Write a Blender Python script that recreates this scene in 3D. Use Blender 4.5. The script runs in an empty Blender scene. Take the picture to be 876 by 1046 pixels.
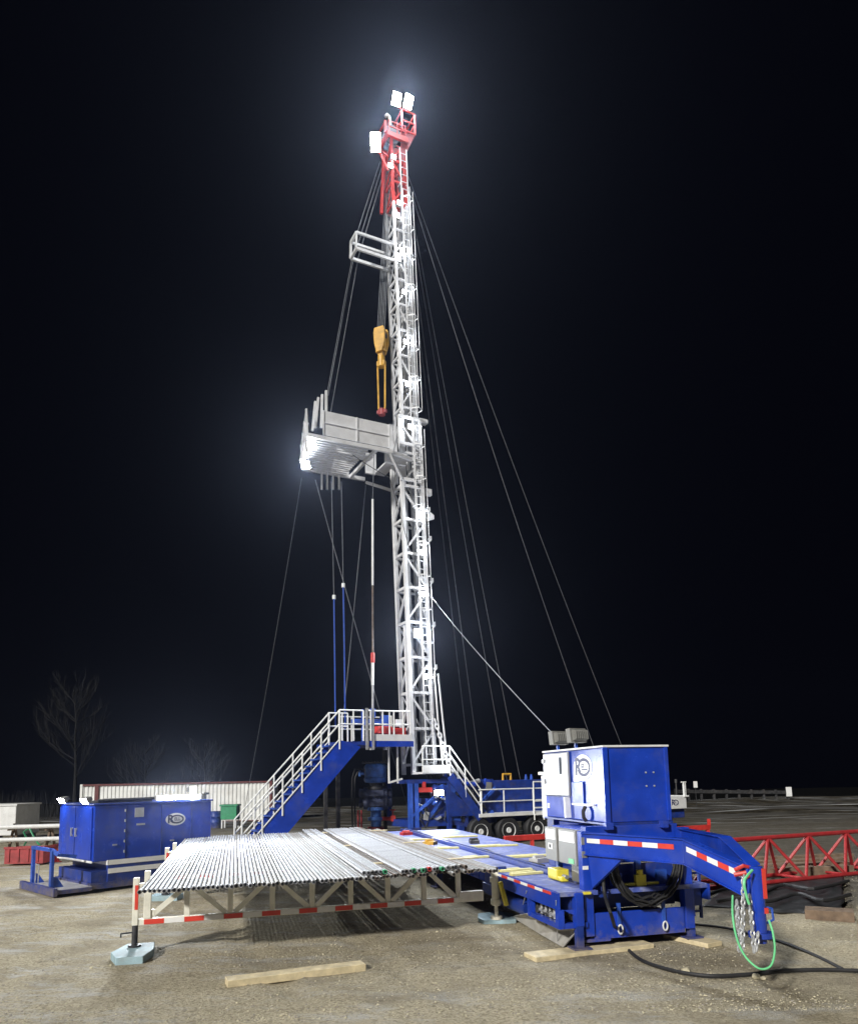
import bpy, bmesh, math, random
from mathutils import Vector, Matrix, noise
random.seed(7)
C = bpy.context.scene.collection
V = Vector
# ------------------------------------------------------------------ survey helpers (camera station -> real points)
F, CX, HOR, PITCH, EYE, ROLL = 750., 438., 795., math.radians(7.5), 2.4, -.02
CY = HOR - F*math.tan(PITCH)
def ray(px, py):
    a, b = px-CX, py-CY
    c, s = math.cos(ROLL), math.sin(ROLL)
    a, b = c*a+s*b, -s*a+c*b
    x, u = a/F, -b/F
    return V((x, math.cos(PITCH)-u*math.sin(PITCH), math.sin(PITCH)+u*math.cos(PITCH)))
EYEP = V((0, 0, EYE))
def G(px, py, z=0.):
    r = ray(px, py); return EYEP + r*((z-EYE)/r.z)
def D(px, py, y):
    r = ray(px, py); return EYEP + r*(y/r.y)
def hit(px, py, fr, axis, val):
    """point where the sight line meets a plane of a local frame, in that frame's coordinates"""
    inv = fr.inverted(); o = inv @ EYEP; d = inv.to_3x3() @ ray(px, py)
    return o + d*((val-o[axis])/d[axis])
def frame(o, ang):
    return Matrix.Translation(V(o)) @ Matrix.Rotation(ang, 4, 'Z')
I4 = Matrix.Identity(4)
# ------------------------------------------------------------------ materials
def nt(name):
    m = bpy.data.materials.new(name); m.use_nodes = True
    t = m.node_tree; b = t.nodes['Principled BSDF']
    return m, t, b
def mat(name, col, rough=.5, metal=0., var=.18, scale=6., dirt=None, dirt_amt=.35, bump=0., bscale=40., streak=False, mud=None):
    m, t, b = nt(name); N = t.nodes; L = t.links
    tc = N.new('ShaderNodeTexCoord')
    n1 = N.new('ShaderNodeTexNoise'); n1.inputs['Scale'].default_value = scale; n1.inputs['Detail'].default_value = 6
    src = tc.outputs['Object']
    if streak:
        mp = N.new('ShaderNodeMapping'); mp.inputs['Scale'].default_value = (1, 1, .12); L.new(src, mp.inputs[0]); L.new(mp.outputs[0], n1.inputs['Vector'])
    else:
        L.new(src, n1.inputs['Vector'])
    r = N.new('ShaderNodeValToRGB')
    r.color_ramp.elements[0].position = .3; r.color_ramp.elements[1].position = .7
    lo = [c*(1-var) for c in col]; hi = [min(1, c*(1+var)) for c in col]
    r.color_ramp.elements[0].color = (*lo, 1); r.color_ramp.elements[1].color = (*hi, 1)
    L.new(n1.outputs['Fac'], r.inputs[0]); out = r.outputs[0]
    if dirt:
        n2 = N.new('ShaderNodeTexNoise'); n2.inputs['Scale'].default_value = scale*.6; n2.inputs['Detail'].default_value = 8; n2.inputs['Roughness'].default_value = .7
        L.new(src, n2.inputs['Vector'])
        r2 = N.new('ShaderNodeValToRGB'); r2.color_ramp.elements[0].position = .5; r2.color_ramp.elements[1].position = .78
        r2.color_ramp.elements[1].color = (dirt_amt,)*3+(1,)
        L.new(n2.outputs['Fac'], r2.inputs[0])
        mx = N.new('ShaderNodeMix'); mx.data_type = 'RGBA'
        L.new(r2.outputs[0], mx.inputs[0]); L.new(out, mx.inputs[6]); mx.inputs[7].default_value = (*dirt, 1); out = mx.outputs[2]
    if mud:
        ge = N.new('ShaderNodeNewGeometry'); sp = N.new('ShaderNodeSeparateXYZ'); L.new(ge.outputs['Position'], sp.inputs[0])
        mm = N.new('ShaderNodeMapRange'); mm.interpolation_type = 'SMOOTHSTEP'
        for i, v in zip((1, 2, 3, 4), (.0, mud, .36, -.12)): mm.inputs[i].default_value = v
        L.new(sp.outputs['Z'], mm.inputs[0])
        n4 = N.new('ShaderNodeTexNoise'); n4.inputs['Scale'].default_value = 5; n4.inputs['Detail'].default_value = 9; n4.inputs['Roughness'].default_value = .75; L.new(ge.outputs['Position'], n4.inputs['Vector'])
        ad = N.new('ShaderNodeMath'); ad.operation = 'ADD'; L.new(mm.outputs[0], ad.inputs[0]); L.new(n4.outputs['Fac'], ad.inputs[1])
        r4 = N.new('ShaderNodeValToRGB'); r4.color_ramp.elements[0].position = .68; r4.color_ramp.elements[1].position = 1.0; r4.color_ramp.elements[1].color = (.85, .85, .85, 1); L.new(ad.outputs[0], r4.inputs[0])
        m4 = N.new('ShaderNodeMix'); m4.data_type = 'RGBA'; L.new(r4.outputs[0], m4.inputs[0]); L.new(out, m4.inputs[6]); m4.inputs[7].default_value = (.20, .165, .115, 1); out = m4.outputs[2]
    L.new(out, b.inputs['Base Color'])
    b.inputs['Metallic'].default_value = metal
    rr = N.new('ShaderNodeMapRange'); rr.inputs[3].default_value = max(.05, rough-.1); rr.inputs[4].default_value = min(1, rough+.15)
    L.new(n1.outputs['Fac'], rr.inputs[0]); L.new(rr.outputs[0], b.inputs['Roughness'])
    if bump:
        n3 = N.new('ShaderNodeTexNoise'); n3.inputs['Scale'].default_value = bscale; n3.inputs['Detail'].default_value = 5
        L.new(src, n3.inputs['Vector'])
        bp = N.new('ShaderNodeBump'); bp.inputs['Strength'].default_value = bump; bp.inputs['Distance'].default_value = .02
        L.new(n3.outputs['Fac'], bp.inputs['Height']); L.new(bp.outputs[0], b.inputs['Normal'])
    return m
def emit(name, col, s):
    m, t, b = nt(name)
    b.inputs['Base Color'].default_value = (*col, 1); b.inputs['Emission Color'].default_value = (*col, 1); b.inputs['Emission Strength'].default_value = s
    return m
M = {}
M['blue'] = mat('blue_paint', (.010, .048, .42), .22, var=.2, scale=2.5, dirt=(.11, .12, .19), dirt_amt=.5, bump=.06, bscale=7, mud=.6)
M['blue_dark'] = mat('worn_blue_paint', (.009, .034, .23), .42, var=.25, scale=5, dirt=(.12, .1, .09), dirt_amt=.6, mud=.6)
M['blue_deck'] = mat('scuffed_blue_deck', (.055, .085, .33), .6, var=.35, scale=7, dirt=(.42, .43, .52), dirt_amt=.85, bump=.2, bscale=60)
M['blue_light'] = mat('light_blue_paint', (.024, .085, .44), .4, var=.25, dirt=(.06, .06, .06), dirt_amt=.6)
M['white'] = mat('white_paint', (.74, .75, .76), .45, var=.07, scale=4, dirt=(.33, .3, .26), dirt_amt=.35)
M['mast_white'] = mat('mast_white_paint', (.68, .69, .72), .45, var=.1, scale=3, dirt=(.3, .29, .28), dirt_amt=.4)
M['rail'] = mat('white_handrail', (.78, .79, .78), .4, var=.06)
M['cream'] = mat('cream_paint', (.82, .80, .70), .5, var=.1, dirt=(.3, .27, .2), mud=.5)
M['red'] = mat('red_paint', (.52, .035, .03), .4, var=.2, dirt=(.12, .05, .04), dirt_amt=.5)
M['red_dark'] = mat('faded_red_paint', (.33, .04, .045), .55, var=.25, dirt=(.1, .06, .05), dirt_amt=.6)
M['red_truss'] = mat('chalky_red_paint', (.34, .022, .026), .5, var=.25, dirt=(.12, .06, .05), dirt_amt=.5)
M['tape_red'] = mat('red_reflective_tape', (.70, .06, .04), .35, var=.08)
M['tape_white'] = mat('white_reflective_tape', (.85, .85, .85), .35, var=.05)
M['yellow'] = mat('yellow_paint', (.78, .66, .06), .42, var=.12, dirt=(.3, .25, .05))
M['hook_yellow'] = mat('hook_yellow_paint', (.62, .34, .035), .45, var=.3, scale=3, dirt=(.12, .06, .02), dirt_amt=.7)
M['galv'] = mat('galvanised_pipe', (.28, .29, .32), .58, metal=.1, var=.25, scale=3, dirt=(.16, .14, .12), dirt_amt=.6)
M['galv_worn'] = mat('worn_pipe', (.19, .185, .18), .6, metal=.15, var=.25, scale=4, dirt=(.12, .085, .06), dirt_amt=.8)
M['rust'] = mat('rusty_pipe', (.12, .085, .065), .6, metal=.15, var=.35, scale=5, dirt=(.25, .25, .25), dirt_amt=.7)
M['steel'] = mat('bare_steel', (.45, .46, .48), .42, metal=.35, var=.2, scale=7)
M['cable'] = mat('wire_rope', (.17, .18, .20), .5, metal=.3, var=.2)
M['grey'] = mat('grey_enclosure', (.21, .21, .20), .45, var=.08, dirt=(.2, .19, .17))
M['alu'] = mat('brushed_aluminium_door', (.34, .35, .38), .4, metal=.3, var=.12, scale=3, streak=True)
M['black'] = mat('black_rubber', (.018, .018, .02), .6, var=.3, bump=.2)
M['darksteel'] = mat('dark_grimy_steel', (.055, .055, .06), .5, metal=.3, var=.4, dirt=(.16, .13, .1))
M['wood'] = mat('raw_timber', (.66, .56, .36), .7, var=.2, scale=9, dirt=(.3, .25, .18), bump=.2)
M['oldwood'] = mat('weathered_timber', (.16, .11, .075), .8, var=.35, scale=7, dirt=(.3, .26, .2), bump=.3)
M['lath'] = mat('yellow_painted_lath', (.72, .66, .28), .6, var=.15, dirt=(.45, .42, .35))
M['pad'] = mat('pale_blue_pad', (.33, .47, .53), .65, var=.18, dirt=(.26, .24, .2), dirt_amt=.7)
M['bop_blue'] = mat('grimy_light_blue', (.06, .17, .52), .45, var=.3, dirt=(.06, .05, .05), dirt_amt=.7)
M['bop_dark'] = mat('grimy_navy_steel', (.06, .075, .15), .5, var=.4, dirt=(.14, .11, .09), dirt_amt=.7)
M['green'] = mat('green_plastic', (.03, .26, .12), .5, var=.2)
M['green_hose'] = mat('green_hose_rubber', (.16, .62, .28), .45, var=.1)
M['navy'] = mat('navy_print', (.02, .025, .10), .5, var=.1)
M['container_red'] = mat('container_edge_red', (.11, .02, .02), .6, var=.3, dirt=(.2, .15, .12))
M['container'] = mat('container_paint', (.72, .73, .72), .55, var=.12, scale=1.5, dirt=(.25, .2, .15), dirt_amt=.4)
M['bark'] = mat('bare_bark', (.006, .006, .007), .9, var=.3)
M['sheet'] = mat('grey_sheet_metal', (.42, .41, .39), .5, metal=.1, var=.2, dirt=(.3, .27, .2), dirt_amt=.6)
M['tarp'] = mat('black_tarp', (.02, .021, .023), .45, var=.3, bump=.5, bscale=9)
M['lamp'] = emit('lamp_lens', (.92, .95, 1), 120)
M['lamp_small'] = emit('mast_lamp_lens', (.92, .95, 1), 40)
M['lamp_warm'] = emit('warm_lamp_lens', (1, 1, .80), 120)
M['glass'] = mat('dark_glass', (.05, .055, .07), .1, var=.1)
# ------------------------------------------------------------------ mesh builder
WM = {}
class MB:
    def __init__(s, fr=I4): s.v = []; s.f = []; s.mi = []; s.fr = fr; s.m = 0
    def add(s, vs, fs):
        o = len(s.v); s.v += [s.fr @ V(p) for p in vs]
        for f in fs: s.f.append([i+o for i in f]); s.mi.append(s.m)
        return s
    def box(s, c, d, R=None):
        hx, hy, hz = d[0]/2, d[1]/2, d[2]/2
        vs = [V((x, y, z)) for x in (-hx, hx) for y in (-hy, hy) for z in (-hz, hz)]
        if R is not None: vs = [R @ p for p in vs]
        c = V(c)
        return s.add([p+c for p in vs], [(0, 1, 3, 2), (4, 6, 7, 5), (0, 4, 5, 1), (2, 3, 7, 6), (0, 2, 6, 4), (1, 5, 7, 3)])
    def box2(s, a, b): return s.box([(a[i]+b[i])/2 for i in range(3)], [abs(a[i]-b[i]) for i in range(3)])
    def bar(s, p, q, w, h=None, up=(0, 0, 1)):
        p, q = V(p), V(q); h = h or w; z = (q-p)
        if z.length < 1e-6: return s
        z.normalize(); u = V(up)
        if abs(z.dot(u)) > .97: u = V((1, 0, 0)) if abs(z.x) < .9 else V((0, 1, 0))
        x = z.cross(u).normalized(); y = x.cross(z).normalized()
        vs = [e + x*(sx*w/2) + y*(sy*h/2) for e in (p, q) for sx, sy in ((-1, -1), (1, -1), (1, 1), (-1, 1))]
        return s.add(vs, [(3, 2, 1, 0), (4, 5, 6, 7), (0, 1, 5, 4), (1, 2, 6, 5), (2, 3, 7, 6), (3, 0, 4, 7)])
    def tube(s, p, q, r, n=8, r2=None, cap=True):
        p, q = V(p), V(q); r2 = r if r2 is None else r2; z = (q-p).normalized()
        u = V((0, 0, 1)) if abs(z.z) < .95 else V((1, 0, 0))
        x = z.cross(u).normalized(); y = z.cross(x).normalized()
        vs = []
        for e, rr in ((p, r), (q, r2)):
            for i in range(n):
                a = 2*math.pi*i/n; vs.append(e + x*(rr*math.cos(a)) + y*(rr*math.sin(a)))
        fs = [(i, (i+1) % n, n+(i+1) % n, n+i) for i in range(n)]
        if cap: fs += [tuple(range(n-1, -1, -1)), tuple(range(n, 2*n))]
        return s.add(vs, fs)
    def path(s, pts, r, n=6, r_end=None):
        pts = [V(p) for p in pts]; k = len(pts); vs = []; px = None
        for i, p in enumerate(pts):
            t = (pts[min(i+1, k-1)]-pts[max(i-1, 0)]).normalized()
            if px is None:
                u = V((0, 0, 1)) if abs(t.z) < .95 else V((1, 0, 0)); x = t.cross(u).normalized()
            else: x = (px - t*px.dot(t)).normalized()
            px = x; y = t.cross(x)
            rr = r if r_end is None else r+(r_end-r)*i/(k-1)
            for j in range(n):
                a = 2*math.pi*j/n; vs.append(p + x*(rr*math.cos(a)) + y*(rr*math.sin(a)))
        fs = [(i*n+j, i*n+(j+1) % n, (i+1)*n+(j+1) % n, (i+1)*n+j) for i in range(k-1) for j in range(n)]
        fs += [tuple(range(n-1, -1, -1)), tuple((k-1)*n+j for j in range(n))]
        return s.add(vs, fs)
    def prism(s, poly, ex):
        poly = [V(p) for p in poly]; ex = V(ex); n = len(poly)
        return s.add(poly+[p+ex for p in poly], [tuple(range(n-1, -1, -1)), tuple(range(n, 2*n))]+[(i, (i+1) % n, n+(i+1) % n, n+i) for i in range(n)])
    def lathe(s, prof, c=(0, 0, 0), n=24, R=None):
        vs = []; c = V(c)
        for r, z in prof:
            for i in range(n):
                a = 2*math.pi*i/n; p = V((r*math.cos(a), r*math.sin(a), z))
                vs.append((R @ p if R is not None else p)+c)
        k = len(prof)
        fs = [(j*n+i, j*n+(i+1) % n, (j+1)*n+(i+1) % n, (j+1)*n+i) for j in range(k-1) for i in range(n)]
        fs += [tuple(range(n-1, -1, -1)), tuple((k-1)*n+i for i in range(n))]
        return s.add(vs, fs)
    def build(s, name, m, parent=None, bevel=0., smooth=False, origin=None, label=None):
        me = bpy.data.meshes.new(name)
        P = WM.get(parent, I4) if parent else (Matrix.Translation(V(origin)) if origin is not None else I4)
        inv = P.inverted()
        me.from_pydata([inv @ p for p in s.v], [], s.f)
        for mm in (m if isinstance(m, (list, tuple)) else [m]): me.materials.append(mm)
        me.polygons.foreach_set('material_index', s.mi)
        bm = bmesh.new(); bm.from_mesh(me); bmesh.ops.recalc_face_normals(bm, faces=bm.faces); bm.to_mesh(me); bm.free()
        if smooth:
            me.polygons.foreach_set('use_smooth', [True]*len(me.polygons))
            me.set_sharp_from_angle(angle=math.radians(40))
        o = bpy.data.objects.new(name, me); C.objects.link(o)
        WM[o] = P
        if parent: o.parent = parent
        elif origin is not None: o.location = V(origin)
        if bevel:
            bv = o.modifiers.new('bevel', 'BEVEL'); bv.width = bevel; bv.segments = 2; bv.limit_method = 'ANGLE'
        if label: o['label'] = label
        return o
def tag(o, label, cat, group=None, kind=None):
    o['label'] = label; o['category'] = cat
    if group: o['group'] = group
    if kind: o['kind'] = kind
    return o
def thing(name, label, cat, loc=(0, 0, 0), rz=0., group=None):
    o = bpy.data.objects.new(name, None); C.objects.link(o)
    o.location = V(loc); o.rotation_euler = (0, 0, rz); o.empty_display_size = .2
    WM[o] = frame(loc, rz)
    return tag(o, label, cat, group)
def dup(root, loc, rz, label=None, group=None):
    r = root.copy(); C.objects.link(r); r.location = V(loc); r.rotation_euler = (0, 0, rz)
    WM[r] = frame(loc, rz)
    if label: r['label'] = label
    if group: r['group'] = group
    for ch in list(root.children):
        c = ch.copy(); C.objects.link(c); c.parent = r
        for g in list(ch.children):
            d = g.copy(); C.objects.link(d); d.parent = c
    return r
def text_part(txt, name, m, parent, M4, size, thick=.002):
    cu = bpy.data.curves.new('t', 'FONT'); cu.body = txt; cu.size = size; cu.align_x = 'CENTER'; cu.align_y = 'CENTER'; cu.extrude = thick; cu.offset = size*.022; cu.resolution_u = 4
    o = bpy.data.objects.new('t', cu); C.objects.link(o)
    dg = bpy.context.evaluated_depsgraph_get(); dg.update()
    me = bpy.data.meshes.new_from_object(o.evaluated_get(dg)); bpy.data.objects.remove(o); bpy.data.curves.remove(cu)
    inv = WM[parent].inverted() @ M4
    me.transform(inv); me.name = name; me.materials.clear(); me.materials.append(m)
    p = bpy.data.objects.new(name, me); C.objects.link(p); p.parent = parent; WM[p] = WM[parent]
    return p
def sag_line(a, b, sag, n=14):
    a, b = V(a), V(b)
    return [a.lerp(b, i/n) - V((0, 0, 4*sag*(i/n)*(1-i/n))) for i in range(n+1)]
def plane_M(o, right, up):
    r = V(right).normalized(); u = V(up).normalized(); n = r.cross(u).normalized()
    return Matrix(((r.x, u.x, n.x, o[0]), (r.y, u.y, n.y, o[1]), (r.z, u.z, n.z, o[2]), (0, 0, 0, 1)))
def emblem(parent, o, right, up, w, h, plate=None):
    """white oval with a big R, a ring sweeping round it and small letters inside"""
    Mx = plane_M(o, right, up)
    b = MB(Mx)
    if plate is None: plate = [(w/2*math.cos(a*math.pi/16), h/2*math.sin(a*math.pi/16), 0) for a in range(32)]
    b.prism(plate, (0, 0, .004))
    d = b.build('emblem', M['tape_white'], parent)
    rg = MB(Mx)
    pts = [(w*.06+w*.32*math.cos(t), h*.30*math.sin(t), .006) for t in [math.radians(-165+i*300/22) for i in range(23)]]
    for p, q in zip(pts, pts[1:]): rg.bar(p, q, h*.12, .003, up=(0, 0, 1))
    rg.build('ring', M['navy'], d)
    text_part('R', 'letter', M['navy'], d, Mx @ Matrix.Translation((-w*.25, 0, .006)), h*.95)
    text_part('ELL', 'lettering', M['navy'], d, Mx @ Matrix.Translation((w*.09, 0, .006)), h*.36)
    return d
# ------------------------------------------------------------------ lamps
def lamp(kind, loc, energy, target=None, size=.2, blend=.6, spot=120, col=(.90, .95, 1), name='lamp_light'):
    l = bpy.data.lights.new(name, kind); l.energy = energy; l.color = col
    if kind == 'AREA': l.size = size
    else: l.shadow_soft_size = size
    if kind == 'SPOT': l.spot_size = math.radians(spot); l.spot_blend = blend
    o = bpy.data.objects.new(name, l); C.objects.link(o); o.location = V(loc)
    if target is not None: o.rotation_euler = (V(target)-V(loc)).to_track_quat('-Z', 'Y').to_euler()
    return o
def floodlight(parent, loc, direc, w, h, m=None, depth=.12, body='grey', lens=True):
    """a lamp head as part of its thing: housing with cooling fins > lens"""
    d = V(direc).normalized(); u = V((0, 0, 1)); r = d.cross(u).normalized(); u = r.cross(d)
    Mx = plane_M(loc, r, u)   # local z looks backward (-d)
    if (Mx.to_3x3() @ V((0, 0, 1))).dot(d) < 0: sgn = -1
    else: sgn = 1
    b = MB(Mx)
    b.prism([(-w/2, -h/2, 0), (w/2, -h/2, 0), (w/2, h/2, 0), (-w/2, h/2, 0)], (0, 0, -sgn*depth*.6))
    b.prism([(-w*.4, -h*.36, -sgn*depth*.6), (w*.4, -h*.36, -sgn*depth*.6), (w*.4, h*.36, -sgn*depth*.6), (-w*.4, h*.36, -sgn*depth*.6)], (0, 0, -sgn*depth*.4))
    for i in range(7):
        x = -w*.36+i*w*.12
        b.box((x, 0, -sgn*(depth+.012)), (w*.03, h*.6, .03))
    f = b.build('floodlight', M[body], parent)
    if lens:
        e = MB(Mx); e.box((0, 0, sgn*.006), (w*.92, h*.92, .008)); e.build('lens', m or M['lamp'], f)
    else:
        e = MB(Mx); e.box((0, 0, sgn*.006), (w*.92, h*.92, .008)); e.build('lens', M['glass'], f)
    return f
# ------------------------------------------------------------------ ground, far bank, sky
def gz(x, y):
    n = noise.noise(V((x*.35, y*.35, 0)))*.022 + noise.noise(V((x*1.7, y*1.7, 3)))*.012
    if 6 < y < 24:
        for x0, k, c in ((-7.3, .10, .006), (-5.6, .10, .006), (4.9, .22, -.004), (-1.2, -.55, .02), (.4, -.55, .02)):
            d = x-(x0+k*(y-8)+c*(y-8)**2)
            if abs(d) < .5: n += (-.05*math.exp(-(d/.16)**2)+.025*math.exp(-((abs(d)-.28)/.1)**2))*(.6+.8*noise.noise(V((x*2, y*2, 11))))*min(1, (y-6)/3)*max(0, min(1, (24-y)/4))
    far = min(1, max(0, (y-34)/14))
    if x > 3: n += far*(noise.noise(V((x*.12, y*.16, 9)))*.35 + .12)*min(1, (x-3)/8)
    n += far*noise.noise(V((x*.8, y*.8, 5)))*.05
    edge = 67 + 3*noise.noise(V((x*.03, 0, 1))) - (8 if x < -12 else 0)
    if y > edge: n -= min(5., (y-edge)*.55)
    if y < 60 and x < -45: n -= 0
    return n
def spaced(a, b, fine, grow, lim):
    out = [0.]; s = fine
    while out[-1] < b: out.append(out[-1]+s); s = min(lim(out[-1]), s*grow)
    return out
def axis_x():
    p = [0.]; s = .16
    while p[-1] < 250:
        p.append(p[-1]+s)
        if p[-1] > 7: s = s*1.09
    return [-q for q in p[:0:-1]]+p
def axis_y():
    p = [7.]; s = .14
    while p[-1] < 300:
        p.append(p[-1]+s)
        if p[-1] > 15: s = min(s*1.05, .9 if p[-1] < 85 else 9.)
    return [-60., -20., -5., 2., 5.]+p
xs, ys = axis_x(), axis_y()
g = MB(); g.v = [V((x, y, gz(x, y))) for y in ys for x in xs]
nx = len(xs)
g.f = [(j*nx+i, j*nx+i+1, (j+1)*nx+i+1, (j+1)*nx+i) for j in range(len(ys)-1) for i in range(nx-1)]; g.mi = [0]*len(g.f)
def ground_mat():
    m, t, b = nt('lease_ground'); N = t.nodes; L = t.links
    tc = N.new('ShaderNodeTexCoord'); P = tc.outputs['Object']
    sep = N.new('ShaderNodeSeparateXYZ'); L.new(P, sep.inputs[0])
    def nz(scale, det=6, rough=.6, mapping=None):
        n = N.new('ShaderNodeTexNoise'); n.inputs['Scale'].default_value = scale; n.inputs['Detail'].default_value = det; n.inputs['Roughness'].default_value = rough
        if mapping:
            mp = N.new('ShaderNodeMapping'); mp.inputs['Scale'].default_value = mapping[:3]
            if len(mapping) > 3: mp.inputs['Rotation'].default_value = (0, 0, mapping[3])
            L.new(P, mp.inputs[0]); L.new(mp.outputs[0], n.inputs['Vector'])
        else: L.new(P, n.inputs['Vector'])
        return n.outputs['Fac']
    def ramp(f, a, c, ca=(0, 0, 0), cc=(1, 1, 1)):
        r = N.new('ShaderNodeValToRGB'); e = r.color_ramp.elements
        e[0].position = a; e[1].position = c; e[0].color = (*ca, 1); e[1].color = (*cc, 1); L.new(f, r.inputs[0]); return r.outputs[0]
    def mr(f, a, c, lo=0., hi=1.):
        r = N.new('ShaderNodeMapRange'); r.interpolation_type = 'SMOOTHSTEP'
        for i, v in zip((1, 2, 3, 4), (a, c, lo, hi)): r.inputs[i].default_value = v
        L.new(f, r.inputs[0]); return r.outputs[0]
    def mul(a, c):
        r = N.new('ShaderNodeMath'); r.operation = 'MULTIPLY'
        for i, v in enumerate((a, c)):
            if isinstance(v, float): r.inputs[i].default_value = v
            else: L.new(v, r.inputs[i])
        return r.outputs[0]
    def mix(f, a, c):
        r = N.new('ShaderNodeMix'); r.data_type = 'RGBA'
        for i, v in ((0, f), (6, a), (7, c)):
            if isinstance(v, tuple): r.inputs[i].default_value = (*v, 1)
            elif isinstance(v, float): r.inputs[i].default_value = v
            else: L.new(v, r.inputs[i])
        return r.outputs[2]
    grain = nz(28, 6, .85); blotch = nz(.55, 8, .65); mid = nz(3.2, 8, .7)
    vo = N.new('ShaderNodeTexVoronoi'); vo.inputs['Scale'].default_value = 40; L.new(P, vo.inputs['Vector'])
    peb = N.new('ShaderNodeSeparateColor'); L.new(vo.outputs['Color'], peb.inputs[0])
    gravel = mix(ramp(grain, .32, .66), (.25, .215, .15), (.62, .55, .40))
    gravel = mix(mul(ramp(peb.outputs[0], .6, .67), .6), gravel, (.60, .53, .39))
    gravel = mix(mul(ramp(peb.outputs[1], .74, .8), .4), gravel, (.10, .085, .06))
    mud = mix(ramp(mid, .35, .7), (.20, .172, .125), (.43, .38, .28))
    base = mix(ramp(blotch, .48, .66), gravel, mud)
    base = mix(mul(ramp(mid, .5, .7), .5), base, (.40, .34, .235))
    # trodden grey-white frost on the left and in front, in torn patches drawn out along the wheel tracks
    fr = ramp(nz(1.1, 10, .72, (.55, 1.5, 1, .5)), .5, .64)
    where = mr(sep.outputs['X'], 1.5, -4.5, .25, .95)
    near = mr(sep.outputs['Y'], 9.3, 8.2, 0., .7)
    w2 = N.new('ShaderNodeMath'); w2.operation = 'MAXIMUM'; L.new(where, w2.inputs[0]); L.new(near, w2.inputs[1])
    frost = mul(mul(fr, w2.outputs[0]), ramp(nz(34, 5, .8), .32, .6))
    base = mix(frost, base, (.60, .61, .62))
    rt = mul(mr(sep.outputs['X'], 3.2, 6.0), mr(sep.outputs['Y'], 11.8, 14.5))
    rt2 = mul(mr(sep.outputs['Y'], 15., 20.), mr(sep.outputs['X'], -9., -4.))
    mxr = N.new('ShaderNodeMath'); mxr.operation = 'MAXIMUM'; L.new(rt, mxr.inputs[0]); L.new(rt2, mxr.inputs[1])
    wet = mix(ramp(mid, .35, .68), (.05, .046, .042), (.15, .14, .128))
    base = mix(mul(mxr.outputs[0], .85), base, wet)
    # oil and water stains in torn patches
    st_ = mul(ramp(nz(.8, 9, .7), .60, .68), ramp(nz(9, 6, .7), .35, .6))
    base = mix(mul(st_, .6), base, (.075, .065, .052))
    # beyond the work area: churned soil, dead grass, lines of snow, darkened in place of lamp falloff
    farm = mr(sep.outputs['Y'], 28., 44.)
    soil = mix(ramp(nz(.9, 9, .8), .4, .64), (.010, .0085, .006), (.10, .088, .066))
    grey = ramp(nz(.5, 6, .6, (.25, 1.2, 1, -.06)), .47, .6)
    soil = mix(mul(grey, .75), soil, (.12, .12, .122))
    base = mix(farm, base, soil)
    snow = mul(ramp(nz(.7, 7, .6, (.14, 1.9, 1, -.05)), .585, .64), mr(sep.outputs['Y'], 26., 32.))
    base = mix(mul(snow, .9), base, (.55, .57, .60))
    wood = mr(sep.outputs['Y'], 66., 72.)  # forest floor past the edge, near black to stand for the unlit night
    base = mix(wood, base, (.003, .003, .003))
    L.new(base, b.inputs['Base Color']); b.inputs['Roughness'].default_value = .85; b.inputs['Specular IOR Level'].default_value = .05
    bp = N.new('ShaderNodeBump'); bp.inputs['Strength'].default_value = .65; bp.inputs['Distance'].default_value = .05
    ad = N.new('ShaderNodeMath'); ad.operation = 'ADD'; L.new(nz(14, 8, .75), ad.inputs[0]); L.new(grain, ad.inputs[1])
    L.new(ad.outputs[0], bp.inputs['Height']); L.new(bp.outputs[0], b.inputs['Normal'])
    return m
go = g.build('ground', ground_mat(), smooth=True); go['kind'] = 'structure'; del g
# loose gravel
st = MB(); ico = bmesh.new(); bmesh.ops.create_icosphere(ico, subdivisions=1, radius=1); iv = [v.co.copy() for v in ico.verts]; iff = [[v.index for v in f.verts] for f in ico.faces]; ico.free()
for i in range(16000):
    y = 7.8+ (random.random()**1.5)*12; x = random.uniform(-.66, .66)*y
    if noise.noise(V((x*.5, y*.6, 40)))+random.uniform(-.3, .3) < -.08: continue
    r = random.choice((.007, .009, .010, .012, .014))*random.uniform(.7, 1.3)
    if random.random() < .006: r *= 2.
    q = Matrix.Rotation(random.random()*6, 3, 'Z') @ Matrix.Diagonal((1, random.uniform(.6, .9), random.uniform(.4, .65)))
    z = gz(x, y)
    st.m = random.choice((0, 0, 1)); st.add([q @ (p*r*random.uniform(.85, 1.15))+V((x, y, z+r*.12)) for p in iv], iff)
M['stone'] = mat('gravel_stone', (.50, .45, .32), .8, var=.3); M['stone2'] = mat('grey_gravel_stone', (.33, .30, .26), .8, var=.3)
so = st.build('gravel', [M['stone'], M['stone2']]); tag(so, 'loose beige gravel scattered over the trodden ground in front', 'gravel', kind='stuff')
# lumps of dirt by the hose end
# sky
wd = bpy.data.worlds.new('World'); bpy.context.scene.world = wd; wd.use_nodes = True
bg = wd.node_tree.nodes['Background']; bg.inputs[0].default_value = (.30, .34, 1.0, 1); bg.inputs[1].default_value = .0022
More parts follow.
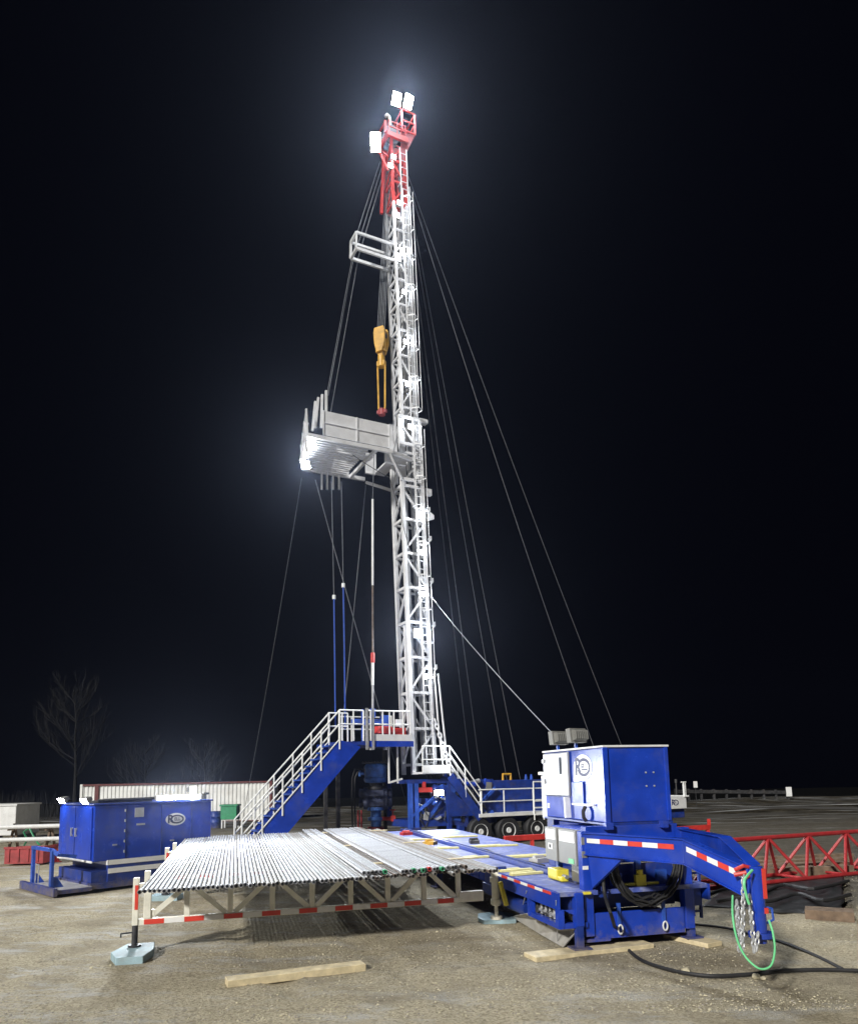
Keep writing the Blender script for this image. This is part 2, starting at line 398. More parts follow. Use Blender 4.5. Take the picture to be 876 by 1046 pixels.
# bare trees past the left edge of the lease
def tree(x, y, h, label, seed):
    rnd = random.Random(seed); z0 = gz(x, y)-.1
    t = thing('bare_tree', label, 'tree', (x, y, z0), 0, 'bare trees beyond the container')
    tr = MB(); cr = MB()
    top = V((x+rnd.uniform(-.4, .4), y, z0+h*.82))
    pts = [V((x, y, z0)).lerp(top, i/6)+V((rnd.uniform(-.1, .1), rnd.uniform(-.1, .1), 0))*(i > 0) for i in range(7)]
    tr.path(pts, h*.014, 6, h*.003)
    def br(p, d, l, r, k):
        q = p; dd = d.copy(); ps = [p]
        for i in range(4):
            dd = (dd+V((rnd.uniform(-.22, .22), rnd.uniform(-.22, .22), rnd.uniform(-.02, .2)))).normalized(); q = q+dd*(l/4); ps.append(q)
            if k > 0:
                for _ in range(2 if k > 1 else 2):
                    a = V((rnd.uniform(-1, 1), rnd.uniform(-1, 1), rnd.uniform(0, .8))).normalized()
                    br(q, (dd*.9+a*.75).normalized(), l*rnd.uniform(.35, .6), r*.5, k-1)
        cr.path(ps, r, 3, r*.35)
    for i in range(16):
        f = rnd.uniform(.25, .99); j = min(5, int(f*6)); p = pts[j].lerp(pts[j+1], f*6-j)
        a = rnd.uniform(0, 6.28); br(p, V((math.cos(a), math.sin(a), rnd.uniform(.5, 1.1))).normalized(), h*(.42-.26*f)*rnd.uniform(.8, 1.2), h*.0035, 2)
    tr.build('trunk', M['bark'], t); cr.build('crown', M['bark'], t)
for px, y, h, lab, sd in ((78, 56, 10.8, 'tallest bare tree, left of the long white container', 1), (150, 62, 8.2, 'bare tree standing behind the left part of the white container', 3), (208, 62, 7.8, 'bare tree standing behind the right part of the white container', 5)):
    p = D(px, 800, y); tree(p.x, y, h, lab, sd)
br = MB()
for i in range(1500):
    x = random.uniform(-46, -27); y = random.uniform(50, 57); h = random.uniform(.5, 2.2); z = gz(x, y)
    br.tube((x, y, z-.05), (x+random.uniform(-.5, .5), y+random.uniform(-.3, .3), z+h), .012, 3, .004, cap=False)
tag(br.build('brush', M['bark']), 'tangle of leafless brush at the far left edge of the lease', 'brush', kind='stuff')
# ------------------------------------------------------------------ long white container
def container():
    L_, W_, H_ = 11.9, 2.44, 2.55
    p = D(82, 802, 46.); t = thing('shipping_container', 'long white corrugated container with red edges behind the blue skid', 'container', (p.x, 46, -.12), .0)
    fr = WM[t]
    b = MB(fr)
    n = 48; prof = []
    for i in range(n):
        x0 = .12+(L_-.24)*i/n; dx = (L_-.24)/n
        prof += [(x0, 0), (x0+dx*.38, 0), (x0+dx*.5, .045), (x0+dx*.88, .045)]
    prof.append((L_-.12, 0))
    for y0, sg in ((.06, 1), (W_-.06, -1)):
        vs = []; 
        for x, d in prof: vs += [(x, y0+sg*d, .16), (x, y0+sg*d, H_-.1)]
        k = len(prof); b.add(vs, [(2*i, 2*i+2, 2*i+3, 2*i+1) for i in range(k-1)])
    b.box2((.06, .1, .16), (.08, W_-.1, H_-.1)); b.box2((L_-.08, .1, .16), (L_-.06, W_-.1, H_-.1))
    b.build('wall', M['container'], t)
    r = MB(fr); r.box2((.03, .03, H_-.1), (L_-.03, W_-.03, H_-.03)); r.build('roof', M['container'], t)
    e = MB(fr)
    for y in (.05, W_-.05): e.bar((0, y, H_-.05), (L_, y, H_-.05), .1, .11); e.bar((0, y, .09), (L_, y, .09), .1, .16)
    for x in (.05, L_-.05): e.bar((x, .1, H_-.05), (x, W_-.1, H_-.05), .09, .1)
    e.build('edge_rail', M['container_red'], t)
    for x in (.07, L_-.07):
        for y in (.07, W_-.07):
            q = MB(fr); q.box2((x-.075, y-.075, .02), (x+.075, y+.075, H_+.01)); q.build('corner_post', M['container_red'] if x > 1 else M['container'], t)
    d = MB(fr); d.box2((.9, .0, .17), (1.15, .055, H_-.11)); d.build('door_panel', M['container_red'], t)
container()
def bin_():
    p = G(235, 846); x, y = p.x, p.y
    t = thing('plastic_bin', 'green lidded bin on legs in front of the white container', 'bin', (x, y, 0))
    w = .42
    b = MB(); b.prism([(x-w, y-.35, .45), (x+w, y-.35, .45), (x+w, y+.35, .45), (x-w, y+.35, .45)], (0, 0, .7)); b.build('tub', M['green'], t, .03)
    l = MB(); l.box((x, y, 1.19), (.95, .8, .09)); l.build('lid', M['green'], t, .02)
    for sx in (-1, 1):
        for sy in (-1, 1): q = MB(); q.bar((x+sx*.36, y+sy*.28, 0), (x+sx*.36, y+sy*.28, .45), .06); q.build('leg', M['white'], t)
bin_()
def drum(px, label, m):
    p = G(px, 846); x, y = p.x, p.y
    b = MB(); b.lathe([(.02, 0), (.29, 0), (.3, .02), (.29, .28), (.305, .3), (.29, .32), (.29, .58), (.305, .6), (.29, .62), (.3, .86), (.27, .88), (.02, .87)], (x, y, 0), 20)
    tag(b.build('drum', m, smooth=True, origin=(x, y, 0)), label, 'drum')
drum(220, 'dark blue steel drum beside the green bin', M['blue_dark'])
# ------------------------------------------------------------------ blue power skid on the left
def power_skid():
    c = G(93, 912.); ang = math.radians(46)
    t = thing('power_skid', 'blue enclosed power skid with white stripes, porch and glowing light bar', 'power unit', (c.x, c.y, 0), ang)
    fr = WM[t]; L_, W_ = 2.95, 2.1          # local x runs along the long face, y along the short one
    B = lambda: MB(fr)
    b = B(); b.box2((.02, .02, .66), (L_, W_, 1.93)); body = b.build('enclosure', M['blue'], t, .02)
    b = B(); b.box2((-.02, -.02, 1.93), (L_+.03, W_+.02, 1.97)); b.build('roof', M['blue_dark'], t, .01)
    b = B(); b.box2((.35, .0, .16), (L_+.05, W_, .66)); b.build('base_tank', M['blue_dark'], t, .01)
    b = B(); b.box2((-.04, -.03, .06), (L_+.1, .12, .2)); b.box2((-.04, W_-.12, .06), (L_+.1, W_+.03, .2)); b.box2((-.80, -.15, .06), (-.04, W_-.1, .14)); b.box2((-.86, -.17, .02), (-.78, W_-.08, .19)); b.box2((-.04, 0, .14), (.35, W_, .2)); b.build('skid_base', M['blue_dark'], t)
    b = B(); b.box2((-.0, .03, .2), (.35, W_-.1, .44)); b.build('battery_box', M['blue_dark'], t)
    b = B(); b.box2((-.77, -.1, .141), (-.02, W_-.15, .15)); b.build('porch_grating', M['sheet'], t)
    for z in (.57, .38):
        b = B(); b.box2((.36, -.015, z), (L_+.04, -.003, z+.11)); 
        if z > .5: b.box2((.335, -.015, z), (.349, 1.4, z+.11))
        b.build('white_stripe', M['tape_white'], t)
    # short face: twin doors
    for y0, y1 in ((.1, 1.05), (1.09, 2.06)):
        b = B(); b.box2((-.012, y0, .7), (.02, y1, 1.88)); d = b.build('door', M['blue'], t, .006)
        h = B(); yy = y1-.12 if y0 < .5 else y0+.1
        h.bar((-.05, yy, 1.2), (-.05, yy, 1.4), .03); h.box((-.03, yy, 1.22), (.03, .03, .04)); h.box((-.03, yy, 1.38), (.03, .03, .04)); h.build('handle', M['steel'], d)
    b = B(); b.box2((-.02, .0, .64), (.0, W_, .685)); b.build('door_sill', M['white'], t)
    # long face seams, hinges, vent plate, emblem
    for x in (.75, 1.62, 2.4):
        b = B(); b.box2((x-.006, .008, .7), (x+.006, .021, 1.9)); b.build('seam', M['blue_dark'], t)
    for k in range(5):
        b = B(); b.tube((.72, .005, .82+k*.235), (.72, .005, .88+k*.235), .016); b.build('hinge', M['steel'], t)
    b = B(); b.box2((.95, .0, 1.62), (1.17, .02, 1.84)); b.build('vent_plate', M['steel'], t, .005)
    b = B(); b.box2((1.0, -.01, 1.43), (1.2, .02, 1.47)); b.build('latch', M['steel'], t)
    for x in (.5, 1.9, 2.7):
        b = B(); b.box2((x-.05, -.008, 1.0), (x+.05, .02, 1.03)); b.build('latch', M['steel'], t)
    emblem(t, fr @ V((1.98, .012, 1.52)), fr.to_3x3() @ V((1, 0, 0)), (0, 0, 1), .52, .30)
    # things on the roof
    b = B(); b.box2((.25, .3, 1.97), (1.5, 1.2, 2.02)); b.tube((.15, .2, 2.03), (1.5, .15, 2.05), .035); b.tube((.4, .5, 2.04), (2.8, .5, 2.04), .03); b.build('roof_rack', M['darksteel'], t)
    b = B(); b.box2((2.55, .5, 1.97), (2.8, .8, 2.1)); b.tube((2.9, .3, 1.97), (2.9, .3, 2.12), .06); b.tube((2.9, .3, 2.12), (3.02, .3, 2.12), .03); b.build('exhaust', M['darksteel'], t)
    # porch rail
    def post(y):
        q = B(); q.bar((-.72, y, .14), (-.72, y, .95), .11, .06); q.prism([(-.72, y-.03, .15), (-.46, y-.03, .15), (-.6, y-.03, .36), (-.72, y-.03, .4)], (0, .06, 0)); q.build('rail_post', M['blue_light'], t)
    post(.4); post(1.6)
    q = B(); q.bar((-.72, 1.65, .97), (-.72, (.42), .97), .09, .07); q.bar((-.72, (.42), .97), (-.62, .3, .86), .09, .07); q.bar((-.62, .3, .86), (-.25, .3, .80), .08, .07); q.build('porch_rail', M['blue_light'], t)
    q = B(); q.tube((-.74, 1.15, .14), (-.74, 1.15, .62), .012); q.tube((-.74, 1.35, .14), (-.74, 1.35, .62), .012); q.tube((-.74, 1.15, .6), (-.74, 1.35, .6), .012); q.build('step_ladder', M['steel'], t)
    # lamps
    R = fr.to_3x3()
    for y in (.35, 1.75):
        p = fr @ V((-.1, y, 2.03)); d = R @ V((-1, 0, -.55))
        floodlight(t, p, d, .34, .13, M['lamp'])
        lamp('SPOT', p+d.normalized()*.06, 200, p+d+V((0, 0, .75)), .1, .8, 130)
    lb = B(); lb.box2((1.45, -.03, 2.0), (2.62, .07, 2.1)); f = lb.build('light_bar', M['grey'], t)
    e = B(); e.box2((1.47, -.042, 2.005), (2.6, -.031, 2.095)); e.build('lens', M['lamp'], f)
    for x in (1.7, 2.35):
        p = fr @ V((x, -.1, 2.05)); lamp('SPOT', p, 1500, p + R @ V((0, -1, .42)), .15, .6, 130)
    p = fr @ V((2.55, .25, 2.22)); d = R @ V((.25, -1, -.1))
    q = B(); q.tube((2.55, .3, 1.97), (2.55, .3, 2.2), .02); q.build('lamp_post', M['darksteel'], t)
    floodlight(t, p, d, .2, .16, M['lamp_warm']); lamp('SPOT', p+d.normalized()*.06, 600, p+d+V((0, 0, .3)), .08, .9, 150)
power_skid()
# ------------------------------------------------------------------ bits at the left edge
def left_bits():
    p = G(40, 885); q0 = G(4, 885)
    t = thing('red_skip', 'faded red open steel skip by the blue porch', 'skip', (q0.x, q0.y, 0))
    w = p.x-q0.x; x, y = q0.x, q0.y
    b = MB(); b.prism([(x, y, .06), (x+w, y, .06), (x+w, y+.9, .06), (x, y+.9, .06)], (0, 0, .06))
    b.box2((x, y, .12), (x+w, y+.04, .52)); b.box2((x, y+.86, .12), (x+w, y+.9, .52)); b.box2((x, y+.04, .12), (x+.04, y+.86, .52)); b.box2((x+w-.04, y+.04, .12), (x+w, y+.86, .52)); b.build('tub', M['red_dark'], t)
    b = MB()
    b.box2((x-.02, y-.03, .5), (x+w+.02, y, .57)); b.box2((x+w, y-.03, .5), (x+w+.03, y+.92, .57))
    for k in range(4): b.box2((x+.1+k*w/4, y-.025, .12), (x+.16+k*w/4, y-.001, .5))
    b.build('rim', M['red_dark'], t)
    for k, (py, lab) in enumerate(((844.5, 'upper of two long white pipes on trestles left of the skid'), (857.5, 'lower of two long white pipes left of the blue skid'))):
        a = D(-6, py+1, 26); c = D(70, py-1, 26.3)
        b = MB(); b.tube(a, c, .075, 12)
        t2 = b.build('white_pipe', M['white'], smooth=True); tag(t2, lab, 'pipe', 'white pipes at the left edge')
    for k, px in enumerate((10, 48)):
        a = D(px, 845, 26.15)
        b = MB(); x, y = a.x, 26.45
        z2 = D(px, 857, 26.1).z
        b.bar((x-.2, y, -.02), (x, y, a.z+.1), .07); b.bar((x+.2, y, -.02), (x, y, a.z+.1), .07); b.bar((x, y, a.z-.1), (x, y-.4, a.z-.1), .05); b.bar((x, y, z2-.1), (x, y-.4, z2-.1), .05)
        tag(b.build('pipe_trestle', M['oldwood'], origin=(x, y, 0)), ('leftmost brown trestle under the white pipes', 'right brown trestle under the white pipes, nearer the blue skid')[k], 'trestle')
    a = D(8, 838, 33)
    t = thing('white_tank', 'white box tank cut off by the left edge', 'tank', (a.x-.4, 33, 0)); x = a.x-.4
    b = MB(); b.box2((x-1.2, 33, .25), (x+.75, 35, 1.55)); b.build('tank_body', M['white'], t, .03)
    b = MB(); b.box2((x-1.25, 32.95, 1.55), (x+.8, 35.05, 1.62)); b.build('lid', M['white'], t)
    b = MB()
    for dx in (-1., .55): b.box2((x+dx, 33.1, -.02), (x+dx+.12, 34.9, .25))
    b.build('skid_runner', M['darksteel'], t)
    # orange traffic cone shaped stand and hose
    for px, py, lab in ((57, 872, 'small orange post cap left of the blue skid'), (44, 869, 'small orange post cap beside the red skip')):
        p = G(px, py+9); b = MB(); b.lathe([(.02, 0), (.17, 0), (.17, .03), (.1, .04), (.035, .42), (.02, .44)], p, 14)
        tag(b.build('traffic_cone', M['red'], smooth=True, origin=p), lab.replace('post cap', 'traffic cone'), 'cone')
    p = [G(20, 872, .02), G(28, 858, .25), G(24, 850, .5), G(30, 846, .75), G(36, 858, .3), G(44, 868, .05)]
    b = MB(); b.path(p, .035, 6); tag(b.build('green_hose', M['green']), 'short dull green hose draped by the white pipes at left', 'hose')
left_bits()
# ------------------------------------------------------------------ pipe racks and pipes
RKA = math.radians(16.8)
def rack(label):
    o = (-4.25, 10.86, 0); t = thing('pipe_rack', label, 'pipe rack', o, RKA, 'white truss pipe racks'); fr = WM[t]
    B = lambda: MB(fr)
    vx = [hit(px, py, fr, 1, 0).x for px, py in ((190.6, 938), (235, 935), (278, 931.5), (318.6, 929), (358, 926), (396, 923.5), (433, 921), (468, 919))]
    xe = vx[-1]+.42
    b = B(); b.bar((.02, 0, .44), (xe, 0, .44), .09, .085); b.box2((vx[-1], -.05, .42), (xe, .05, .56)); b.build('bottom_chord', M['cream'], t, .006)
    b = B(); b.bar((.02, 0, .935), (xe, 0, .935), .1, .09); b.build('top_chord', M['cream'], t, .006)
    for x in vx:
        q = B(); q.bar((x, 0, .482), (x, 0, .89), .075, .06, up=(0, 1, 0)); q.build('upright', M['cream'], t)
    dg = [(.16, .49, vx[0]-.04, .88)]
    for k in (1, 3, 5, 7):
        dg.append((vx[k]-.06, .485, vx[k-1]+.1, .885))
        if k < 7: dg.append((vx[k]+.06, .485, vx[k+1]-.1, .885))
    for x0, z0, x1, z1 in dg:
        q = B(); q.bar((x0, 0, z0), (x1, 0, z1), .07, .05, up=(0, 1, 0)); q.build('brace', M['cream'], t)
    # end posts
    q = B(); q.box2((-.06, -.06, .40), (.02, .06, 1.06)); q.build('end_post', M['cream'], t, .008)
    q = B(); q.box2((.09, -.05, .484), (.19, .05, .89)); q.box2((.09, -.05, .98), (.17, .05, 1.15)); q.build('end_post', M['cream'], t, .008)
    q = B(); q.box2((.17, -.03, .52), (.24, .03, .6)); q.build('bracket', M['cream'], t)
    q = B(); q.box2((-.03, -.066, .62), (.015, -.061, .96)); q.build('reflective_tape', M['tape_red'], t)
    tp = B(); x = .1; k = 0
    while x < vx[-1]-.1:
        tp.m = k % 2; tp.box2((x, -.0505, .405), (min(x+.27, xe), -.0455, .475)); x += .275; k += 1
    tp.build('reflective_tape', [M['tape_red'], M['tape_white']], t)
    j = B(); j.tube((-.02, 0, .12), (-.02, 0, .398), .042, 12); j.tube((-.02, 0, .10), (-.02, 0, .13), .09, 14)
    lg = j.build('jack_leg', M['darksteel'], t, smooth=True)
    h = B(); h.path([(-.06, 0, .3), (-.14, -.02, .3), (-.2, -.05, .3), (-.2, -.05, .25)], .013); h.build('crank_handle', M['darksteel'], lg)
    return t
rk = rack('white truss pipe rack with red and white tape along its near edge')
rk2 = dup(rk, (-5.55, 15.75, 0), RKA, 'second white truss rack under the far half of the pipes')
def board_pad(name, label, poly, z0, z1, m, cat='pad'):
    c = sum((V(p) for p in poly), V((0, 0)))/len(poly) if len(poly[0]) == 2 else None
    b = MB(); b.prism([(p[0], p[1], z0) for p in poly], (0, 0, z1-z0)); o = b.build(name, m, bevel=.008, origin=(c.x, c.y, 0)); return tag(o, label, cat)
pp = [G(px, py, .05) for px, py in ((113, 977), (130, 968), (158, 966), (157, 973), (146, 981), (118, 983))]
board_pad('foot_pad', 'pale blue board pad under the dark leg of the front rack', [(p.x, p.y) for p in pp], -.01, .10, M['pad'])
p = WM[rk2] @ V((-.02, 0, 0)); board_pad('foot_pad', 'pale blue board pad under the leg of the far rack', [(p.x-.3, p.y-.2), (p.x+.3, p.y-.2), (p.x+.3, p.y+.2), (p.x-.3, p.y+.2)], -.01, .10, M['pad'])
R_P = .0238
def proto_pipe(name, m, collar, L_, prot=None):
    b = MB(); n = 12
    prof = [(R_P*.8, .18), (R_P*.8, .002), (R_P, 0), (R_P, L_), (R_P*.8, L_)]
    Rx = Matrix.Rotation(-math.pi/2, 3, 'X')
    vs = []
    for r, z in prof:
        for i in range(n): a = 2*math.pi*i/n; vs.append((r*math.cos(a), z, r*math.sin(a)))
    k = len(prof); fs = [(j*n+i, j*n+(i+1) % n, (j+1)*n+(i+1) % n, (j+1)*n+i) for j in range(k-1) for i in range(n)]+[tuple(range(n)), tuple((k-1)*n+i for i in range(n))]
    b.add(vs, fs); o = b.build(name, m, smooth=True)
    def ring(y0, y1, r):
        q = MB(); vs = []
        for rr, y in ((R_P*.84, y0), (r, y0+.004), (r, y1-.004), (R_P*1.0, y1)):
            for i in range(n): a = 2*math.pi*i/n; vs.append((rr*math.cos(a), y, rr*math.sin(a)))
        q.add(vs, [(j*n+i, j*n+(i+1) % n, (j+1)*n+(i+1) % n, (j+1)*n+i) for j in range(3) for i in range(n)]); return q
    if collar:
        c = ring(-.06, .075, .0300).build('coupling', m, o, smooth=True)
    if prot:
        q = ring(-.07, .03, .034).build('thread_protector', prot, o, smooth=True)
    return o
n_p = 0
def lay(proto, x, y, z, a, label, group):
    global n_p
    if proto.get('used'): o = dup(proto, (x, y, z), a, label, group)
    else:
        o = proto; o.location = (x, y, z); o.rotation_euler = (0, 0, a); o['used'] = 1
    o['label'] = label; o['category'] = 'pipe'; o['group'] = group; n_p += 1
    return o
pr = {}
for nm, m in (('galv', M['galv']), ('galv_worn', M['galv_worn']), ('rust', M['rust'])):
    for col in (0, 1): pr[nm, col] = proto_pipe('steel_pipe', m, col, 9.7)
pr['green', 1] = proto_pipe('steel_pipe', M['galv'], 1, 9.7, M['green'])
pr['orange', 1] = proto_pipe('steel_pipe', M['galv'], 1, 9.7, M['red'])
A0 = .258
ZL = .98+R_P+.007
a, c = G(143, 911, ZL), G(381, 897, ZL)
N1 = 52
for i in range(N1):
    q = a.lerp(c, i/(N1-1)); f = i/(N1-1)
    worn = random.random() < (.07 if f < .45 else .48)
    s = random.uniform(-.07, .07)
    lay(pr['galv_worn' if worn else 'galv', 1 if random.random() < .75 else 0], q.x-A0*s, q.y+s, ZL+random.uniform(0, .004), A0+random.uniform(-.0002, .0002), 'bare grey steel pipe in the wide even row on the left of the rack', 'grey pipes of the wide left row')
a, c = G(384, 897, ZL), G(508, 888.5, ZL)
N2 = 33
for i in range(N2):
    q = a.lerp(c, i/(N2-1)); s = random.uniform(-.14, .14)
    lay(pr['rust' if random.random() < .62 else 'galv_worn', random.randint(0, 1)], q.x-A0*s, q.y+s, ZL+random.uniform(0, .004), A0+random.uniform(-.002, .002), 'brown weathered pipe in the lower layer beside the blue deck', 'weathered pipes of the right hand lower layer')
Z2 = ZL+.062
for (p0, p1, n, kinds, lab, grp) in (((371, 891.5), (392, 890), 6, ('galv', 'galv', 'galv_worn', 'galv', 'galv', 'green'), 'light grey pipe in the narrow raised bundle next to the wide left row', 'light pipes of the narrow raised bundle'),
        ((410, 890), (450, 887), 11, ('galv', 'galv_worn', 'galv', 'green', 'galv', 'green', 'galv', 'orange', 'galv', 'galv', 'green'), 'light grey pipe in the broad raised bundle in the middle, some with coloured end caps', 'light pipes of the broad raised bundle'),
        ((456, 886), (474, 885), 5, ('galv', 'galv_worn', 'galv', 'galv_worn', 'rust'), 'mixed grey pipe in the last small raised bundle before the blue deck', 'mixed pipes of the last raised bundle')):
    a, c = G(*p0, Z2), G(*p1, Z2)
    for i in range(n):
        q = a.lerp(c, i/(n-1)); s = random.uniform(-.05, .05)
        lay(pr[kinds[i], 1], q.x-A0*s, q.y+s, Z2, A0+random.uniform(-.0012, .0012), lab, grp)
for k in list(pr):
    if not pr[k].get('used'):
        for ch in list(pr[k].children): bpy.data.objects.remove(ch)
        bpy.data.objects.remove(pr[k])
    elif 'used' in pr[k]: pass
for o in bpy.data.objects:
    if 'used' in o: del o['used']
# strips of wood between the layers
Rk = Matrix.Rotation(RKA, 3, 'Z')
for k, (d, lab) in enumerate(((.75, 'nearest thin wooden strip between the two layers of pipe'), (4.2, 'middle thin wooden strip between the two layers of pipe'), (8.2, 'farthest thin wooden strip between the two layers of pipe'))):
    a = G(368, 891, ZL); c = G(500, 883, ZL); off = V((-A0*d, d*.966, 0))
    a = V((a.x, a.y, ZL+R_P+.009))+off; c = V((c.x, c.y, ZL+R_P+.009))+off
    b = MB(); b.bar(a, c, .09, .016); tag(b.build('wooden_strip', M['wood']), lab, 'strip', 'wooden strips between the pipe layers')
# ------------------------------------------------------------------ gooseneck trailer
TO = V((2.08, 10.48, 0)); TA = math.radians(14.8)
def trailer():
    t = thing('gooseneck_trailer', 'blue gooseneck catwalk trailer with cab, deck and reflective tape on its neck', 'trailer', TO, TA); fr = WM[t]
    B = lambda: MB(fr)
    # deck
    b = B(); b.box2((-.4, -.1, .76), (.17, 12.6, .82)); b.build('deck_panel', M['blue_deck'], t)
    b = B(); b.box2((.36, -.1, .76), (1.9, 12.6, .82)); b.build('deck_panel', M['blue_deck'], t)
    b = B()
    for x in (.2, .33): b.bar((x, 1.5, .82), (x, 12.6, .82), .035, .16)
    b.box2((.2, -.1, .72), (.34, 12.6, .755)); b.build('pipe_trough', M['blue_dark'], t)
    b = B(); b.bar((-.42, -.1, .70), (-.42, 12.6, .70), .04, .22); b.bar((1.92, -.1, .70), (1.92, 12.6, .70), .04, .22); b.build('side_beam', M['blue'], t)
    b = B(); b.box2((-.2, .0, .5), (-.05, 12.4, .75)); b.box2((1.7, 0, .5), (1.85, 12.4, .75)); b.build('main_beam', M['blue_dark'], t)
    tp = B(); y = .1; k = 0
    while y < 2.9:
        tp.m = k % 2; tp.box2((-.448, y, .765), (-.442, min(y+.28, 2.9), .805)); y += .28; k += 1
    tp.build('reflective_tape', [M['tape_red'], M['tape_white']], t)
    # far end legs and axle blocks
    for x in (-.3, 1.8):
        for y in (6.5, 12.2):
            q = B(); q.box2((x-.07, y-.07, -.02), (x+.07, y+.07, .5)); q.box2((x-.16, y-.16, -.02), (x+.16, y+.16, .03)); q.build('support_leg', M['blue_dark'], t)
    # side frame below the near end of the deck
    for y in (-.06, .95):
        q = B(); q.box2((-.44, y-.045, .36), (-.35, y+.045, .588)); q.build('frame_post', M['blue'], t)
    q = B(); q.bar((-.395, -.1, .37), (-.395, 1.0, .37), .07); q.bar((-.35, -.06, .37), (0, -.06, .37), .07); q.prism([(-.34, -.085, .58), (-.02, -.085, .58), (-.02, -.085, .42)], (0, .02, 0)); q.build('lower_frame', M['blue'], t)
    q = B(); q.box2((-.34, 1.0, .36), (1.6, 1.06, .7)); q.box2((-.3, .2, .34), (1.6, .9, .37)); q.build('bulkhead', M['blue_dark'], t)
    rnd = random.Random(3); q = B()
    for i in range(16):
        y = rnd.uniform(.05, .85); x = rnd.uniform(-.3, -.12)
        q.box((x, y, rnd.uniform(.42, .6)), (rnd.uniform(.04, .1), rnd.uniform(.05, .16), rnd.uniform(.05, .16)))
    for i in range(9):
        y = rnd.uniform(.0, .8); z = rnd.uniform(.35, .6); q.path([(-.3, y, z), (-.36, y+.06, z-.07), (-.33, y+.14, z-.02), (-.26, y+.2, z+.08)], .014, 5)
    q.build('hydraulic_block', M['darksteel'], t)
    q = B()
    for i in range(5):
        y = .1+i*.15; q.tube((-.33, y, .41), (-.33, y, .55), .022, 8)
        q.tube((-.33, y-.03, .46), (-.33, y+.05, .46), .03, 8)
    q.build('valve_bank', M['steel'], t)
    q = B(); q.tube((-.2, 1.4, .35), (-.2, 2.6, .35), .14, 16); q.build('air_tank', M['blue_dark'], t, smooth=True)
    q = B(); q.box2((-.5, 2.35, .42), (-.25, 2.75, .9)); q.box2((-.53, 2.3, .45), (-.5, 2.8, .6)); q.build('jack_bracket', M['blue_dark'], t)
    # screw jack by the rack
    jp = hit(507, 939, fr, 2, .06); jx, jy = jp.x, jp.y
    j = B(); j.tube((jx, jy, .10), (jx, jy, .3), .032, 12); j.tube((jx, jy, .28), (jx, jy, .86), .07, 14); j.tube((jx, jy, .3), (jx, jy, .38), .09, 14); j.tube((jx, jy, .66), (jx, jy, .74), .095, 14); j.tube((jx, jy, .06), (jx, jy, .11), .1, 14); j.bar((jx, jy, .8), (-.4, jy+.1, .8), .08)
    jj = j.build('screw_jack', M['cream'], t, smooth=True)
    ha = hit(510.5, 901, fr, 1, jy-.25); hb = hit(517, 925, fr, 1, jy-.28); h = B(); h.bar(ha, hb, .1, .05); h.build('jack_handle', M['yellow'], jj)
    # front posts
    q = B(); q.box2((-.02, -.06, .2), (.12, .08, 1.62)); q.build('front_post', M['blue'], t, .008)
    q = B(); q.box2((1.55, -.06, .2), (1.69, .08, 1.62)); q.build('front_post', M['blue'], t, .008)
    for x, y in ((-.13, -.08), (1.66, .02)):
        q = B(); q.box2((x-.06, y-.06, .36), (x+.06, y+.06, .80)); lg = q.build('landing_leg', M['blue'], t, .006)
        q = B(); q.box2((x-.048, y-.048, .085), (x+.048, y+.048, .36)); q.box2((x-.13, y-.12, .065), (x+.13, y+.12, .085)); q.build('foot', M['blue_dark'], lg)
    q = B(); q.box((-.02, -.15, .80), (.1, .05, .03)); q.build('leg_pin', M['yellow'], t)
    # front lower panel with lugs and shackles
    q = B(); q.box2((.13, -.03, .15), (1.54, .02, .50)); q.box2((.13, .02, .15), (1.54, .5, .18)); q.box2((-.02, -.05, .12), (.36, .06, .16)); q.build('front_panel', M['blue'], t, .006)
    for x in (.50, 1.20):
        q = B(); q.box2((x-.025, -.06, .3), (x+.025, -.031, .62)); lg = q.build('lug', M['blue_light'], t)
        q = B(); pts = [(x+.035*math.cos(i*math.pi/8), -.075, .27+.06*math.sin(i*math.pi/8)) for i in range(17)]; q.path(pts, .012, 6); q.build('shackle', M['white'], lg)
    # gooseneck
    def neck(p0, p1, p2, name):
        q = B()
        def sec(p, zt, zb): return [V((p[0], p[1], zb)), V((p[0], p[1], zt))]
        a = sec(p0, 1.59, 1.31); c = sec(p1, 1.60, 1.32); d = sec(p2, 1.36, 1.04)
        dirn = (V((p2[0], p2[1], 0))-V((p0[0], p0[1], 0))).normalized(); nrm = V((-dirn.y, dirn.x, 0))
        w = .05
        for u, v in ((a, c), (c, d)):
            vs = [p+nrm*s for p in (*u, *v) for s in (-w, w)]
            q.add(vs, [(0, 1, 3, 2), (4, 6, 7, 5), (0, 4, 5, 1), (2, 3, 7, 6), (0, 2, 6, 4), (1, 5, 7, 3)])
            # flanges
            for k in (0, 1):
                q.bar(u[k]+V((0, 0, .006 if k else -.006)), v[k]+V((0, 0, .006 if k else -.006)), .15, .014)
        q.bar(c[0]+nrm*0, c[1], .108, .012, up=dirn)
        o = q.build(name, M['blue'], t, .003)
        return o, a, c, d, nrm
